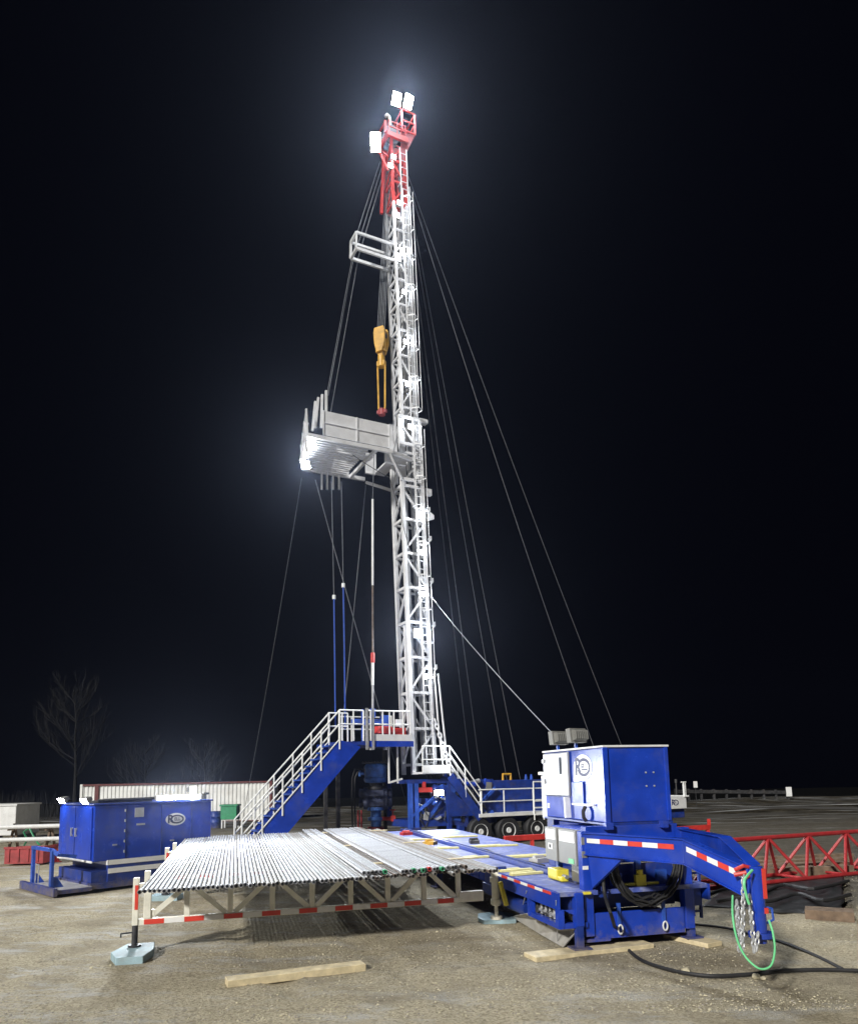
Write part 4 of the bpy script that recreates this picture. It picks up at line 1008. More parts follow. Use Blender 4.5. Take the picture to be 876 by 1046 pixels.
    def wall(x0, x1, y, za, zb2, nm='windwall_panel'):
        q = B(); q.box2((x0, y-.015, za), (x1, y+.015, zb2)); w_ = q.build(nm, M['mast_white'], t)
        q = B(); k = max(2, int(abs(x1-x0)/.9))
        for i in range(k+1): x = x0+(x1-x0)*i/k; q.bar((x, y-.03, za), (x, y-.03, zb2), .045, .03, up=(0, 1, 0))
        q.bar((x0, y-.03, (za+zb2)/2), (x1, y-.03, (za+zb2)/2), .04, .03); q.build('stiffener', M['mast_white'], w_)
    wx = h(330, 430, yn).x
    wall(wx, xr-.02, yn, zb+.12, zw)
    wall(xlf+.3, xr-.6, yf, zb+.1, zb+.9)
    q = B()
    for f in (.0, .33, .66, 1.): y = yn+(yf-yn)*f; q.bar((XL(y), y, zb), (XL(y)-.05, y, zb+.95), .06)
    for z in (.5, .95): q.bar((xl-.04, yn, zb+z), (xlf-.04, yf, zb+z), .05)
    q.build('end_railing', M['mast_white'], t)
    q = B(); w0 = h(373, 462, yf-.3); w1 = h(384, 484, yf-.3); q.box2((w0.x, yf-.32, w1.z), (w1.x, yf-.28, w0.z)); q.bar((w0.x, yf-.3, w1.z), (xr+.4, yf-.4, w1.z-.05), .1); q.box2((w1.x-.1, -.6, w1.z-.05), (w1.x+.35, yf-.3, w1.z+.02)); q.build('access_platform', M['mast_white'], t)
    for (px0, py0, px1, py1, y) in ((322, 437, 325, 406, -.6), (328, 437, 329, 403, -.3), (333, 430, 333, 399, -.7), (313, 462, 311, 432, -.9), (319, 440, 322, 410, .2), (307, 470, 314, 432, .6)):
        a = h(px0, py0, y); c = h(px1, py1, y); q = B(); q.bar((a.x, y, a.z), (c.x, y, c.z), .075); q.build('board_post', M['mast_white'], t)
    q = B(); a = h(333, 427, -.7); q.box((a.x, -.7, a.z+.05), (.22, .2, .25)); q.build('pulley_box', M['mast_white'], t)
    for px in (328.5, 334, 340, 346):
        a = h(px, 478, yf-.05); c = h(px, 500, yf-.05); q = B(); q.tube((a.x, yf-.05, a.z), (a.x, yf-.05, c.z), .04, 8); q.build('hanging_rod', M['white'], t)
    for px, py in ((318.5, 455), (312, 475)):
        c = hit(px, py, fr, 2, zb-.22); y = c.y; p = fr @ V((c.x, y, c.z)); d = V((-.2, -.85, -.55))
        q = B(); q.bar((c.x, y, c.z), (c.x, y, zb-.06), .04); q.build('lamp_bracket', M['mast_white'], t)
        floodlight(t, p, d, .34, .30, M['lamp_warm'] if py < 460 else M['lamp'])
        lamp('SPOT', p+d.normalized()*.1, 2600, p+d, .16, .9, 155, name='board_lamp_light')
    # board hangers back to the mast
    q = B(); q.bar((xr, yn, zb-.05), (cx(zb)-.3, -.42, zb-.9), .1); q.bar((xr, yf-.4, zb-.3), (cx(zb)-.3, .42, zb-.9), .1); q.bar((xr-.1, yn, zb), (cx(zb)+.1, yn+.45, zb+.05), .12); q.box2((xr, -.6, zb-.25), (cx(zb)-.3, -.45, zb+.15)); q.build('board_hinge', M['mast_white'], t)
    # --- base structure under the mast
    q = B(); q.box2((-1.0, -1.05, 2.22), (1.3, 1.05, 2.36)); q.build('mast_bed', M['blue_dark'], t)
    for x, y in ((-.95, -1.0), (-.72, -.98), (.55, -1.0), (1.25, -.95), (-.9, .95), (1.2, .95)):
        q = B(); q.box2((x-.07, y-.07, .3 if y < 0 else .8), (x+.07, y+.07, 2.22)); q.build('frame_column', M['blue_light'] if x < -.6 else M['blue_dark'], t)
    q = B()
    for a, c in (((-.9, -1.0, 1.1), (.5, -1.0, 2.1)), ((.6, -1.0, 2.15), (1.2, -.95, 1.2)), ((-.3, -.9, .9), (.3, -.9, 1.6)), ((.1, -1.02, 2.1), (.5, -1.02, 1.5)), ((1.25, -1.0, 1.0), (2.5, -1.0, 2.0)), ((-.7, -.9, 1.5), (-.2, -.9, 1.0))): q.bar(a, c, .09)
    q.build('frame_brace', M['blue_light'], t)
    q = B(); q.box2((-1.0, -.95, .72), (2.3, .95, .96)); q.box2((-.95, -1.1, .2), (-.6, -.85, .72)); q.box2((.9, -1.1, .2), (1.1, -.85, .72)); q.box2((-.3, -.85, 1.0), (.5, -.4, 1.7)); q.build('substructure', M['blue_dark'], t)
    q = B(); c = h(474, 818, -.8); q.tube((c.x, -.85, c.z), (c.x, .6, c.z), .30, 24); q.build('drawworks_drum', M['steel'], t, smooth=True)
    q = B()
    for y in (-.9, .0, .62): q.tube((c.x, y, c.z), (c.x, y+.05, c.z), .46, 28)
    q.build('drum_flange', M['grey'], t, smooth=True)
    q = B(); q.tube((c.x+.75, -.7, c.z-.15), (c.x+.75, .5, c.z-.15), .32, 20); q.box2((c.x+.3, -.6, 1.0), (c.x+1.2, .6, 1.5)); q.build('motor', M['blue_dark'], t, smooth=True)
    q = B(); r = h(434, 807, -1.03); q.box2((r.x-.25, -1.1, r.z-.08), (r.x+.25, -.95, r.z+.08)); q.box2((r.x-.1, -1.1, r.z+.05), (r.x+.0, -1.0, r.z+.28)); q.build('red_manifold', M['red'], t)
    rnd = random.Random(11)
    for i in range(46):
        x = rnd.uniform(-.6, 2.3); z = rnd.uniform(.95, 2.2); y = rnd.uniform(-1.08, -.6); q = B(); w_ = rnd.uniform(.06, .3)
        if i % 3: q.box((x, y, z), (w_, rnd.uniform(.05, .25), rnd.uniform(.05, .3)), Matrix.Rotation(rnd.uniform(-.6, .6), 3, 'Y'))
        else: q.tube((x-w_, y, z), (x+w_, y, z+rnd.uniform(-.2, .2)), rnd.uniform(.03, .11), 14)
        q.build('machine_unit', M[rnd.choice(('blue_dark', 'blue_light', 'blue', 'steel', 'darksteel', 'grey'))], t)
    q = B()
    for i in range(16):
        x = rnd.uniform(-.6, 1.9); z = rnd.uniform(1.1, 2.2); q.path([(x, -.95, z), (x+rnd.uniform(-.1, .3), -1.05, z-.3), (x+rnd.uniform(0, .5), -1.0, z-rnd.uniform(.3, .7)), (x+rnd.uniform(.2, .7), -.9, z-.2)], .02, 5)
    q.build('hydraulic_hose', M['black'], t)
    q = B()
    for i in range(14):
        x = rnd.uniform(-.3, 1.0); z = rnd.uniform(2.4, 3.0); q.box((x, rnd.uniform(-.8, -.5), z), (rnd.uniform(.05, .2), .1, rnd.uniform(.05, .25)))
        q.tube((x, -.75, 2.36), (x+rnd.uniform(-.2, .2), -.7, 2.36+rnd.uniform(.3, .9)), .02, 6)
    q.build('control_valve', M['darksteel'], t)
    c = h(448, 810, -1.08); p = fr @ V((c.x, -1.1, c.z)); d = V((-.1, -1, -.45)); floodlight(t, p, d, .34, .2, M['lamp']); lamp('SPOT', p+d.normalized()*.1, 380, p+d, .12, .9, 160)
    lamp('POINT', fr @ V((.3, -1.7, 3.2)), 45, size=.1, name='base_fill_light')  # bare fill without a lamp head, added to lift the dark rig base
    # small white platform on the near side of the mast
    x0, x1 = h(431, 788, -1.25).x, h(459, 788, -1.25).x; zp = h(445, 790, -1.25).z
    q = B(); q.box2((x0, -1.3, zp-.02), (x1, -.5, zp+.05)); q.box2((x0, -1.32, zp), (x1, -1.29, zp+.28)); q.build('mast_platform', M['white'], t)
    def rail(pts, hh, name='handrail', m='rail', posts=None, mid=True, r=.024):
        q = B()
        for a, c in zip(pts, pts[1:]):
            a, c = V(a), V(c); q.tube(a+V((0, 0, hh)), c+V((0, 0, hh)), r, 8)
            if mid: q.tube(a+V((0, 0, hh*.5)), c+V((0, 0, hh*.5)), r*.85, 8)
        for p in (posts or pts): p = V(p); q.tube(p, p+V((0, 0, hh)), r, 8)
        return q.build(name, M[m], t)
    rail([(x0, -1.3, zp), (x1, -1.3, zp)], .95)
    a = h(397, 787, -.9); q = B(); x = a.x
    for dx in (0, .33): q.bar((x+dx, -.9, a.z-.45), (x+dx, -.9, a.z+.9), .05)
    q.bar((x, -.9, a.z+.9), (x+.33, -.9, a.z+.9), .05); q.bar((x, -.9, a.z-.42), (x+.5, -.9, a.z-.3), .06); q.build('gate', M['rail'], t)
    # --- stair on the right of the mast down to the walkway
    s0, s1 = h(461, 786, -1.3), h(491, 832, -1.3)
    zwk = h(520, 832, -1.35).z
    s0 = V((x1, -1.3, zp)); s1 = V((s1.x, -1.3, zwk))
    for y in (-1.3, -.75):
        q = B(); q.bar(s0+V((0, y+1.3, -.1)), s1+V((0, y+1.3, -.1)), .04, .3); q.build('stringer', M['blue_dark'], t)
    for k in range(7):
        p = s0.lerp(s1, (k+.5)/7); q = B(); q.box2((p.x-.12, -1.27, p.z-.05), (p.x+.12, -.78, p.z-.02)); q.build('tread', M['blue_dark'], t)
    for y in (-1.3, -.75):
        d = V((0, y+1.3, 0)); q = B()
        for f in (.95, .64, .33): q.tube(s0+d+V((0, 0, f)), s1+d+V((0, 0, f)), .022, 8)
        for f in (0, .5, 1): p = s0.lerp(s1, f)+d; q.tube(p-V((0, 0, .1)), p+V((0, 0, .95)), .024, 8)
        q.build('handrail', M['rail'], t)
    q = B(); q.prism([(s0.x-.2, -1.1, 2.2), (s1.x+.1, -1.1, zwk), (s1.x-1.2, -1.1, zwk)], (0, .04, 0)); q.build('side_plate', M['blue_dark'], t)
    # --- carrier truck
    xe = h(690, 822, -1.2).x+.5
    q = B(); q.box2((2.2, -.55, .72), (xe, -.3, 1.0)); q.box2((2.2, .3, .72), (xe, .55, 1.0)); q.build('chassis', M['blue_dark'], t)
    zh = h(520, 797, -.85).z; xh0 = h(487, 800, -.85).x
    q = B(); q.box2((xh0, -.85, 1.02), (xe-2.2, .85, zh)); q.box2((xh0+.4, -.4, zh), (xh0+1.0, .1, zh+.05)); q.build('engine_hood', M['blue_dark'], t, .03)
    q = B(); e = h(518, 795, -.4); q.path([(e.x-.2, -.4, zh), (e.x-.2, -.4, zh+.22), (e.x+.15, -.4, zh+.22), (e.x+.15, -.4, zh)], .05, 8); q.build('lifting_eye', M['hook_yellow'], t)
    for px in (537, 542.5): e = h(px, 795, -.6); q = B(); q.tube((e.x, -.6, zh), (e.x, -.6, zh+.12), .06, 10); q.tube((e.x, -.6, zh+.12), (e.x, -.6, zh+.2), .04, 10); q.build('filler_cap', M['blue_light'], t)
    wx0 = s1.x-.1; wx1 = xe-2.0
    q = B(); q.box2((wx0, -1.38, zwk-.06), (wx1, -.85, zwk+.06)); q.build('walkway', M['white'], t)
    pts = [h(p, 830, -1.36).x for p in (492, 515, 545)]
    rail([(wx0, -1.36, zwk+.06), (wx1, -1.36, zwk+.06)], .85, posts=[(x, -1.36, zwk+.02) for x in pts+[pts[-1]+1.2*k for k in range(1, 5)]])
    q = B()
    for dx in (0, .42): q.tube((pts[2]+dx, -1.4, zwk-.25), (pts[2]+dx, -1.4, zwk+1.15), .026, 8)
    q.tube((pts[2], -1.4, zwk+1.15), (pts[2]+.42, -1.4, zwk+1.15), .026, 8)
    for k in range(3): q.bar((pts[2], -1.4, zwk-.05+k*.25), (pts[2]+.42, -1.4, zwk-.05+k*.25), .07, .05)
    q.build('step_ladder', M['rail'], t)
    xs_ = [h(px, 848, -1.25).x for px in (490.5, 519, 548)]; step = xs_[2]-xs_[1]
    zc_ = .47
    for x in xs_+[xs_[2]+step*1.15*k for k in (1, 3.2, 4.4)]:
        for y, sg in ((-1.25, -1), (1.0, 1)):
            q = B(); Rw = Matrix.Rotation(math.pi/2, 3, 'X')
            q.lathe([(.26, -.14), (.44, -.15), (.48, -.10), (.485, 0), (.48, .10), (.44, .15), (.26, .14)], (x, y+.1, zc_), 28, Rw); w_ = q.build('wheel', M['black'], t, smooth=True)
            q = B(); q.lathe([(.03, .16), (.09, .17), (.11, .13), (.17, .115), (.24, .12), (.28, .155), (.285, -.12), (.03, -.12)], (x, y+.1, zc_), 24, Rw if sg < 0 else Matrix.Rotation(-math.pi/2, 3, 'X'))
            for k in range(8): an = k*math.pi/4; q.tube((x+.2*math.cos(an), y+.1+sg*.07, zc_+.2*math.sin(an)), (x+.2*math.cos(an), y+.1+sg*.11, zc_+.2*math.sin(an)), .018, 6)
            q.build('rim', M['white'], w_)
    # front end of the truck that shows past the trailer cab
    f0, f1 = h(679, 820, -1.2).x, h(701, 820, -1.2).x; zf0, zf1 = h(690, 826.5, -1.2).z, h(690, 813.5, -1.2).z
    q = B(); q.box2((f0-.2, -1.2, zf0), (f1, 1.1, zf1)); q.box2((f1-.15, -1.25, zf1-.05), (f1+.12, 1.1, zf1+.02)); fb = q.build('front_deck', M['white'], t, .02)
    q = B(); q.box2((f0-1.2, -1.05, .55), (f1+.0, 1.05, zf0-.02)); q.build('front_bumper', M['blue_dark'], t, .02)
    emblem(fb, fr @ V(((f0+f1)/2-.05, -1.206, (zf0+zf1)/2)), R @ V((1, 0, 0)), (0, 0, 1), .46, .34)
    mpx = h(698, 805, -1.1); q = B(); q.tube((mpx.x, -1.1, zf1), (mpx.x, -1.1, h(698, 799, -1.1).z), .045, 8); q.tube((mpx.x+.1, -1.1, zf1), (mpx.x+.1, -1.1, h(698, 799, -1.1).z), .02, 6); q.bar((mpx.x-.12, -1.1, h(698, 799, -1.1).z), (mpx.x+.14, -1.1, h(698, 799, -1.1).z), .05); q.build('mirror_post', M['white'], t)
    return t, cx
rg, rcx = rig(); RF = WM[rg]
# ------------------------------------------------------------------ working floor with its stair
def work_floor():
    t = thing('rig_floor', 'raised blue work floor with white railings and long stair down to the left', 'work platform', RO+V((-1.6, -1, 0)), RA)
    h = lambda px, py, y: hit(px, py, RF, 1, y)
    B = lambda: MB(RF)
    yn, yf = -1.25, 1.2
    zf = h(400, 757, yn).z; x0 = h(347, 757, yn).x; xm = h(376, 757, yn).x; x1 = h(422, 757, yn).x
    q = B(); q.box2((xm, yn, zf-.14), (x1, yf, zf)); q.box2((x0, yn+.1, zf-.14), (xm, yf, zf-.02)); q.build('deck', M['blue_dark'], t)
    q = B(); q.box2((xm, yn-.03, zf-.2), (x1, yn-.002, zf-.01)); q.build('edge_beam', M['blue'], t)
    q = B(); q.box2((h(381, 757, yn).x, yn-.035, zf), (x1-.05, yn-.005, zf+.22)); q.build('toe_board', M['white'], t)
    def rl(pts, hh=1.02, r=.026):
        q = B()
        for a, c in zip(pts, pts[1:]):
            for f in (1, .55): q.tube(V(a)+V((0, 0, hh*f)), V(c)+V((0, 0, hh*f)), r, 8)
        for p in pts: q.tube(p, V(p)+V((0, 0, hh)), r*1.1, 8)
        return q.build('railing', M['rail'], t)
    xa = [h(px, 757, yn).x for px in (381, 391, 398, 402.5, 412, 419)]
    rl([(x, yn, zf) for x in xa])
    rl([(xm-.05, yn-.05, zf), (xa[0]-.1, yn-.05, zf)])
    rl([(x0+.9, yf, zf), ((x0+x1)/2, yf, zf), (x1, yf, zf)])
    rl([(x1, yf, zf), (x1, .6, zf)])
    q = B(); q.box2((h(373, 750, yn).x, yn-.08, zf-.3), (h(375.5, 750, yn).x, yn-.02, zf+1.1)); q.box2((h(379.5, 750, yn).x, yn-.08, zf-.3), (h(381.5, 750, yn).x, yn-.02, zf+1.1)); q.build('gate_post', M['steel'], t)
    # landing rails, then the stair going down along -x
    sn, sf = -1.2, -.15
    rl([(xm-.15, sn, zf), ((x0+xm)/2, sn, zf), (x0, sn, zf)]); rl([(xm-.3, sf+.05, zf), ((x0+xm)/2, sf+.05, zf), (x0, sf+.05, zf)])
    run = zf*.86; foot = x0-run
    for y in (sn, sf):
        q = B(); q.prism([(x0+.35, y-.02, zf-.05), (x0, y-.02, zf+.02), (foot, y-.02, .22), (foot-.12, y-.02, .02), (foot+.75, y-.02, .02), (x0+.75, y-.02, zf-.2)], (0, .04, 0)); q.build('stringer', M['blue'], t)
        q = B(); rise = V((x0, y, zf)), V((foot, y, .2))
        for f in (1.0, .55): q.tube(rise[0]+V((0, 0, f)), rise[1]+V((0, 0, f)), .027, 8)
        for k in range(6): p = rise[0].lerp(rise[1], k/5); q.tube(p+V((0, -.03, -.28)), p+V((0, -.03, 1.0)), .027, 8)
        q.tube(rise[0]+V((0, -.03, .05)), rise[1]+V((0, -.03, .05)), .022, 8)
        q.build('handrail', M['rail'], t)
    n = 16
    for k in range(n):
        f = (k+.6)/n; x = x0-run*f; z = zf-(zf-.12)*f; q = B(); q.box2((x-.14, sn+.03, z-.04), (x+.13, sf-.03, z)); tr_ = q.build('tread', M['blue_dark'], t)
        q = B(); q.box2((x-.146, sn+.03, z-.045), (x-.139, sf-.03, z+.004)); q.build('nosing', M['blue_light'], tr_)
    q = B()
    for x, y in ((x0+.3, -.2), (x0+.3, yf-.1), (-1.0, yf-.1)): q.box2((x-.06, y-.06, -.02), (x+.06, y+.06, zf-.14))
    q.build('support_leg', M['darksteel'], t)
    q = B(); a = h(386, 764, yn+.2)
    for x in (xm+.2, xm+.7): q.tube((x, yn+.2, zf-.2), (x, yn+.2, zf-.3), .07, 10)
    q.build('pulley', M['steel'], t)
    return zf, x0, xm, x1, yn
zf, fx0, fxm, fx1, fyn = work_floor()
def tongs():
    h = lambda px, py, y: hit(px, py, RF, 1, y)
    y = -.35
    c = h(392, 748, y); p = RF @ V((c.x, y, zf))
    t = thing('power_tong', 'red and blue power tong standing on the rig floor behind the railing', 'power tong', p, RA)
    B = lambda: MB(RF); x = c.x
    q = B(); q.tube((x-.05, y, zf+.3), (x-.05, y, zf+.55), .34, 20); q.box2((x-.1, y-.25, zf+.25), (x+.75, y+.25, zf+.5)); q.box2((x+.3, y-.2, zf), (x+.6, y+.2, zf+.25)); q.build('tong_body', M['red'], t, .015)
    q = B(); q.box2((x-.1, y-.12, zf+.55), (x+.2, y+.12, zf+.95)); q.box2((x-1.2, y-.1, zf+.6), (x-.1, y+.1, zf+.8)); q.tube((x-.8, y, zf), (x-.8, y, zf+1.15), .05, 12); q.build('motor', M['blue_light'], t, .01)
    q = B(); q.tube((x-.15, y-.2, zf+.3), (x-.15, y-.2, zf+.36), .1, 12); q.box2((x+.35, y-.28, zf+.55), (x+.6, y-.2, zf+.8)); q.build('gauge_box', M['white'], t)
tongs()
# ------------------------------------------------------------------ blowout preventer
def bop():
    p = D(383.5, 820, RY); x, y = p.x, RY+.1
    zq = lambda py: D(383.5, py, RY).z
    t = thing('blowout_preventer', 'grimy blue blowout preventer stack below the work floor', 'blowout preventer', (x, y, 0))
    o = V((x, y, 0)); B = lambda: MB(Matrix.Translation(o))
    def lt(name, prof, m, par=t, n=28): q = B(); q.lathe(prof, (0, 0, 0), n); return q.build(name, m, par, smooth=True)
    za, zb, zc, zd, ze = zq(780), zq(800), zq(806), zq(824.5), zq(845)
    lt('wellhead', [(.16, -.02), (.16, ze-.12), (.30, ze-.12), (.30, ze), (.14, ze)], M['red_dark'])
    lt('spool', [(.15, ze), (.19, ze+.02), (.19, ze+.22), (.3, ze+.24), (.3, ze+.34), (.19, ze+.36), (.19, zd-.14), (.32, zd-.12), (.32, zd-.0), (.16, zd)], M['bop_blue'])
    zm = (zc+zd)/2
    for k, (z0, z1) in enumerate(((zd, zm-.03), (zm+.03, zc-.02))):
        q = B(); q.box2((-.32, -.3, z0+.03), (.32, .3, z1-.02)); q.tube((-.56, 0, (z0+z1)/2), (.56, 0, (z0+z1)/2), .13, 16); q.tube((-.6, 0, (z0+z1)/2), (-.48, 0, (z0+z1)/2), .17, 16); q.tube((.48, 0, (z0+z1)/2), (.6, 0, (z0+z1)/2), .17, 16); q.tube((-.44, 0, (z0+z1)/2), (.44, 0, (z0+z1)/2), .24, 20); b_ = q.build('ram_body', M['bop_dark'], t, .012)
        q = B()
        for i in range(12): a = i*math.pi/6; q.tube((.3*math.cos(a), .3*math.sin(a), z0-.02), (.3*math.cos(a), .3*math.sin(a), z0+.06), .025, 6)
        q.build('bolt', M['darksteel'], b_)
    lt('neck', [(.2, zc-.03), (.33, zc-.02), (.33, zc+.08), (.2, zc+.1), (.22, zb)], M['darksteel'])
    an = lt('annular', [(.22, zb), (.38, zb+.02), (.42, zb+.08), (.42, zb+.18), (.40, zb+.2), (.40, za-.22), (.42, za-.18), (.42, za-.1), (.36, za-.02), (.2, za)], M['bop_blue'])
    q = B(); q.box2((-.46, -.42, za), (.46, .42, za+.05))
    for i in range(9): q.box2((-.46+i*.11, -.44, za+.05), (-.43+i*.11, .44, za+.08))
    q.build('drip_grate', M['darksteel'], t)
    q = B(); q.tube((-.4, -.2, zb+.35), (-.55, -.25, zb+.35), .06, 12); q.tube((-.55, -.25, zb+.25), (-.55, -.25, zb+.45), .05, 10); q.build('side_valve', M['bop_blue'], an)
    for dx, k in ((0, 0), (-.1, 1)):
        q = B(); q.path([(-.5, -.25, zb+.4+k*.1), (-.62+dx, -.3, zb+.42+k*.1), (-.72+dx, -.3, zb+.2), (-.74+dx, -.3, zc-.2), (-.72+dx, -.3, .5), (-.78+dx, -.2, 0.02)], .03, 6); q.build('control_hose', M['black'], t)
    q = B(); q.tube((.2, -.1, ze+.29), (.7, -.15, ze+.29), .07, 12); q.box2((.55, -.25, ze+.2), (.72, -.05, ze+.4)); q.tube((.62, -.15, ze+.4), (.62, -.15, ze+.6), .03); q.tube((.52, -.15, ze+.6), (.72, -.15, ze+.6), .025); q.build('gate_valve', M['red'], t)
    q = B()
    for dx in (-.62, -.5): q.tube((dx, -.3, .0), (dx, -.3, zd-.1), .035, 8)
    q.build('riser_pipe', M['red_dark'], t)
bop()
# ------------------------------------------------------------------ travelling block, hoist lines
BY = 26.6
def dz(px, py): return D(px, py, BY)
def block():
    a = dz(390.5, 334); c = dz(388.5, 424); x = (a.x+c.x)/2; zt_, zb_ = a.z, c.z
    zq = lambda py: dz(390, py).z
    t = thing('travelling_block', 'yellow travelling block with hook and two long bails hanging in the mast', 'travelling block', (x, BY, zb_))
    Rm = Matrix.Rotation(math.radians(-25), 4, 'Z'); Mx = Matrix.Translation((x, BY, 0)) @ Rm; B = lambda: MB(Mx)
    q = B()
    pr_ = [(-.21, zq(352)), (-.24, zq(341)), (-.2, zq(336)), (.2, zq(336)), (.25, zq(341)), (.24, zq(352)), (.12, zq(361)), (-.12, zq(361))]
    for y0 in (-.2, .1): q.prism([(u, y0, v) for u, v in pr_], (0, .1, 0))
    q.box2((-.2, -.1, zq(360)), (-.12, .1, zq(338))); q.box2((.12, -.1, zq(360)), (.2, .1, zq(338))); q.build('block_housing', M['hook_yellow'], t, .02)
    q = B()
    for k in range(3): q.tube((0, -.085+k*.06, zq(344)), (0, -.045+k*.06, zq(344)), .23, 24)
    q.build('sheave', M['darksteel'], t, smooth=True)
    q = B(); q.box2((-.1, -.1, zq(366)), (.1, .1, zq(359.5))); q.tube((0, 0, zq(375)), (0, 0, zq(364)), .14, 16); q.tube((-.18, 0, zq(371)), (.18, 0, zq(371)), .07, 12); q.box2((-.17, -.09, zq(374)), (.17, .09, zq(369))); q.build('hook', M['hook_yellow'], t, .015)
    for s in (-1, 1):
        q = B(); q.path([(s*.05, 0, zq(372)), (s*.15, 0, zq(371.5)), (s*.165, 0, zq(376)), (s*.15, 0, zq(395)), (s*.14, 0, zq(416)), (s*.11, 0, zq(419)), (s*.03, 0, zq(419))], .038, 8); q.build('bail', M['hook_yellow'], t, smooth=True)
    q = B(); q.tube((0, 0, zq(424)), (0, 0, zq(418)), .13, 14); q.box2((-.2, -.06, zq(422)), (.2, .06, zq(419))); q.build('elevator', M['red_dark'], t)
    return x, zq(336)
bx, bz = block()
cr = lambda px, py: D(px, py, RY-.1)
b = MB()
for k in range(6):
    u = (k-2.5)*.055; a = cr(396+k*1.2, 150); b.path([a, (bx+u, BY+.05*(k % 2), bz)], .014, 5)
tag(b.build('block_line', M['cable']), 'wire lines running from the crown down to the yellow travelling block', 'wire rope')
# hanging lines by the floor
def line(name, pts, r, m, label, cat='rope', group=None): b = MB(); b.path(pts, r, 6); return tag(b.build(name, M[m]), label, cat, group)
def dd(px, py, y): return D(px, py, y)
tz = 25.6
o = thing('hanging_string', 'long hanging pipe string with red-brown middle above the rig floor', 'pipe string', dd(380.5, 740, tz))
for nm, y0, y1, r, m in (('upper_pipe', 510, 598, .04, 'white'), ('middle_pipe', 598, 668, .035, 'rust'), ('lower_pipe', 676, 700, .05, 'white'), ('tail_rod', 700, 728, .04, 'steel')):
    b = MB(); b.tube(dd(380.5, y0, tz), dd(380.5, y1, tz), r, 10); b.build(nm, M[m], o, smooth=True)
b = MB(); b.tube(dd(380.5, 667, tz), dd(380.5, 677, tz), .075, 10); b.build('swivel', M['red'], o)
b = MB(); b.tube(dd(380.5, 724, tz), dd(380.5, 733, tz), .1, 12); b.build('counterweight', M['blue_light'], o)
line('hanging_rope', [dd(383, 430, tz), dd(380.5, 510, tz)], .012, 'cable', 'thin line from the racking board to the hanging string', 'rope')
for px0, px1, px2, py, lab in ((339.5, 341, 342.5, 612, 'left of the two blue hoses hanging over the stair, with a white tip'), (349.5, 350.5, 352.5, 600, 'right of the two blue hoses hanging over the stair')):
    o = thing('hanging_hose', lab, 'hose', dd(px2, 725, tz))
    b = MB(); b.path([dd(px0-1, 492, tz), dd(px0, 540, tz), dd(px1, py, tz)], .012, 6); b.build('wire', M['cable'], o)
    b = MB(); b.tube(dd(px1, py, tz), dd((px1+px2)/2, py+60, tz), .024, 8); b.tube(dd((px1+px2)/2, py+60, tz), dd(px2, 745, tz), .024, 8); b.build('hose_body', M['blue_light'], o, smooth=True)
    b = MB(); b.tube(dd(px1, py-4, tz), dd(px1, py, tz), .06, 8); b.build('tip', M['white'], o)
# ------------------------------------------------------------------ guy wires
def to_ground(a, b_, z=0.):
    d = b_-a; return a+d*((z-a.z)/d.z)
def guy(a, thru, sag, label, r=.011, z=0., group='guy wires of the mast', stop=False):
    e = thru if stop else to_ground(a, thru, z)
    b = MB(); b.path(sag_line(a, e, sag, 20), r, 5); return tag(b.build('guy_wire', M['cable']), label, 'guy wire', group)
C0 = D(412, 165, RY)
guy(D(417, 180, RY), D(636, 760, 33), .55, 'outermost guy wire on the right, from the crown to beyond the trailer cab')
guy(D(418, 190, RY), D(606, 755, 31), .7, 'second guy wire from the right, running from the crown behind the trailer cab')
guy(D(416, 190, RY), D(531, 792, 31), .5, 'guy wire from the crown to behind the right end of the engine hood')
guy(D(416, 200, RY), D(517, 790, 30.5), .5, 'guy wire from the crown to behind the middle of the engine hood')
guy(D(414, 200, RY), D(491, 792, 30), .25, 'right wire of the close pair of guy wires ending by the stair rail', .016)
guy(D(413, 205, RY), D(481, 792, 30), .25, 'left wire of the close pair of guy wires ending by the stair rail', .015)
guy(D(437, 605, RY), TF @ V((.72, 2.1, 2.98)), .12, 'thin line from the middle of the mast down to the lamp on the trailer cab', .010, stop=True, group='lines')
guy(D(308, 488, RY-1.5), D(254, 800, 33), .35, 'guy wire from the outer end of the racking board down to behind the white container')
guy(D(322, 490, RY-1.4), D(387, 720, 27.5), .15, 'wire from the racking board down towards the rig floor, crossing the hanging hoses', .016)
guy(D(373.5, 495, RY), D(351, 728, 26.2), .08, 'wire from the racking board down to the top of the stair', .014, stop=True, group='lines')
for k, (p0, p1, p2, lab) in enumerate((((388, 165), (364, 240), (334, 402), 'left wire of the three carrying the racking board from the crown'), ((390, 170), (361, 264), (335, 404), 'middle wire of the three carrying the racking board from the crown'), ((392, 175), (366, 262), (337, 425), 'right wire of the three carrying the racking board from the crown'))):
    line('board_line', [D(*p0, RY), D(*p1, RY-.6), D(*p2, RY-1.2)], .013, 'cable', lab, 'wire rope', 'wires carrying the racking board')
line('diagonal_line', sag_line(D(331, 442, RY-1.6), D(398, 488, RY-1.0), .1)+[D(418, 560, RY-.9)], .014, 'darksteel', 'dark line running diagonally across the racking board', 'rope')
# bundle of chain beside the mast, right
b = chain(D(444, 735, RY-.6), D(466, 806, RY-.6), '', .09, .03)
tag(b.build('hoist_chain', M['mast_white'], smooth=True), 'thick pale chain hanging slantwise beside the foot of the mast', 'chain')
for px0, px1, lab in ((443.5, 447, 'left pale hose hanging along the right side of the mast'), (447.5, 452, 'right pale hose hanging along the right side of the mast')):
    line('mast_hose', [D(px0, 688, RY-.5), D(px0+1, 700, RY-.5), D(px1, 735, RY-.5), D(px1+6, 790, RY-.4)], .035, 'mast_white', lab, 'hose', 'hoses beside the mast')
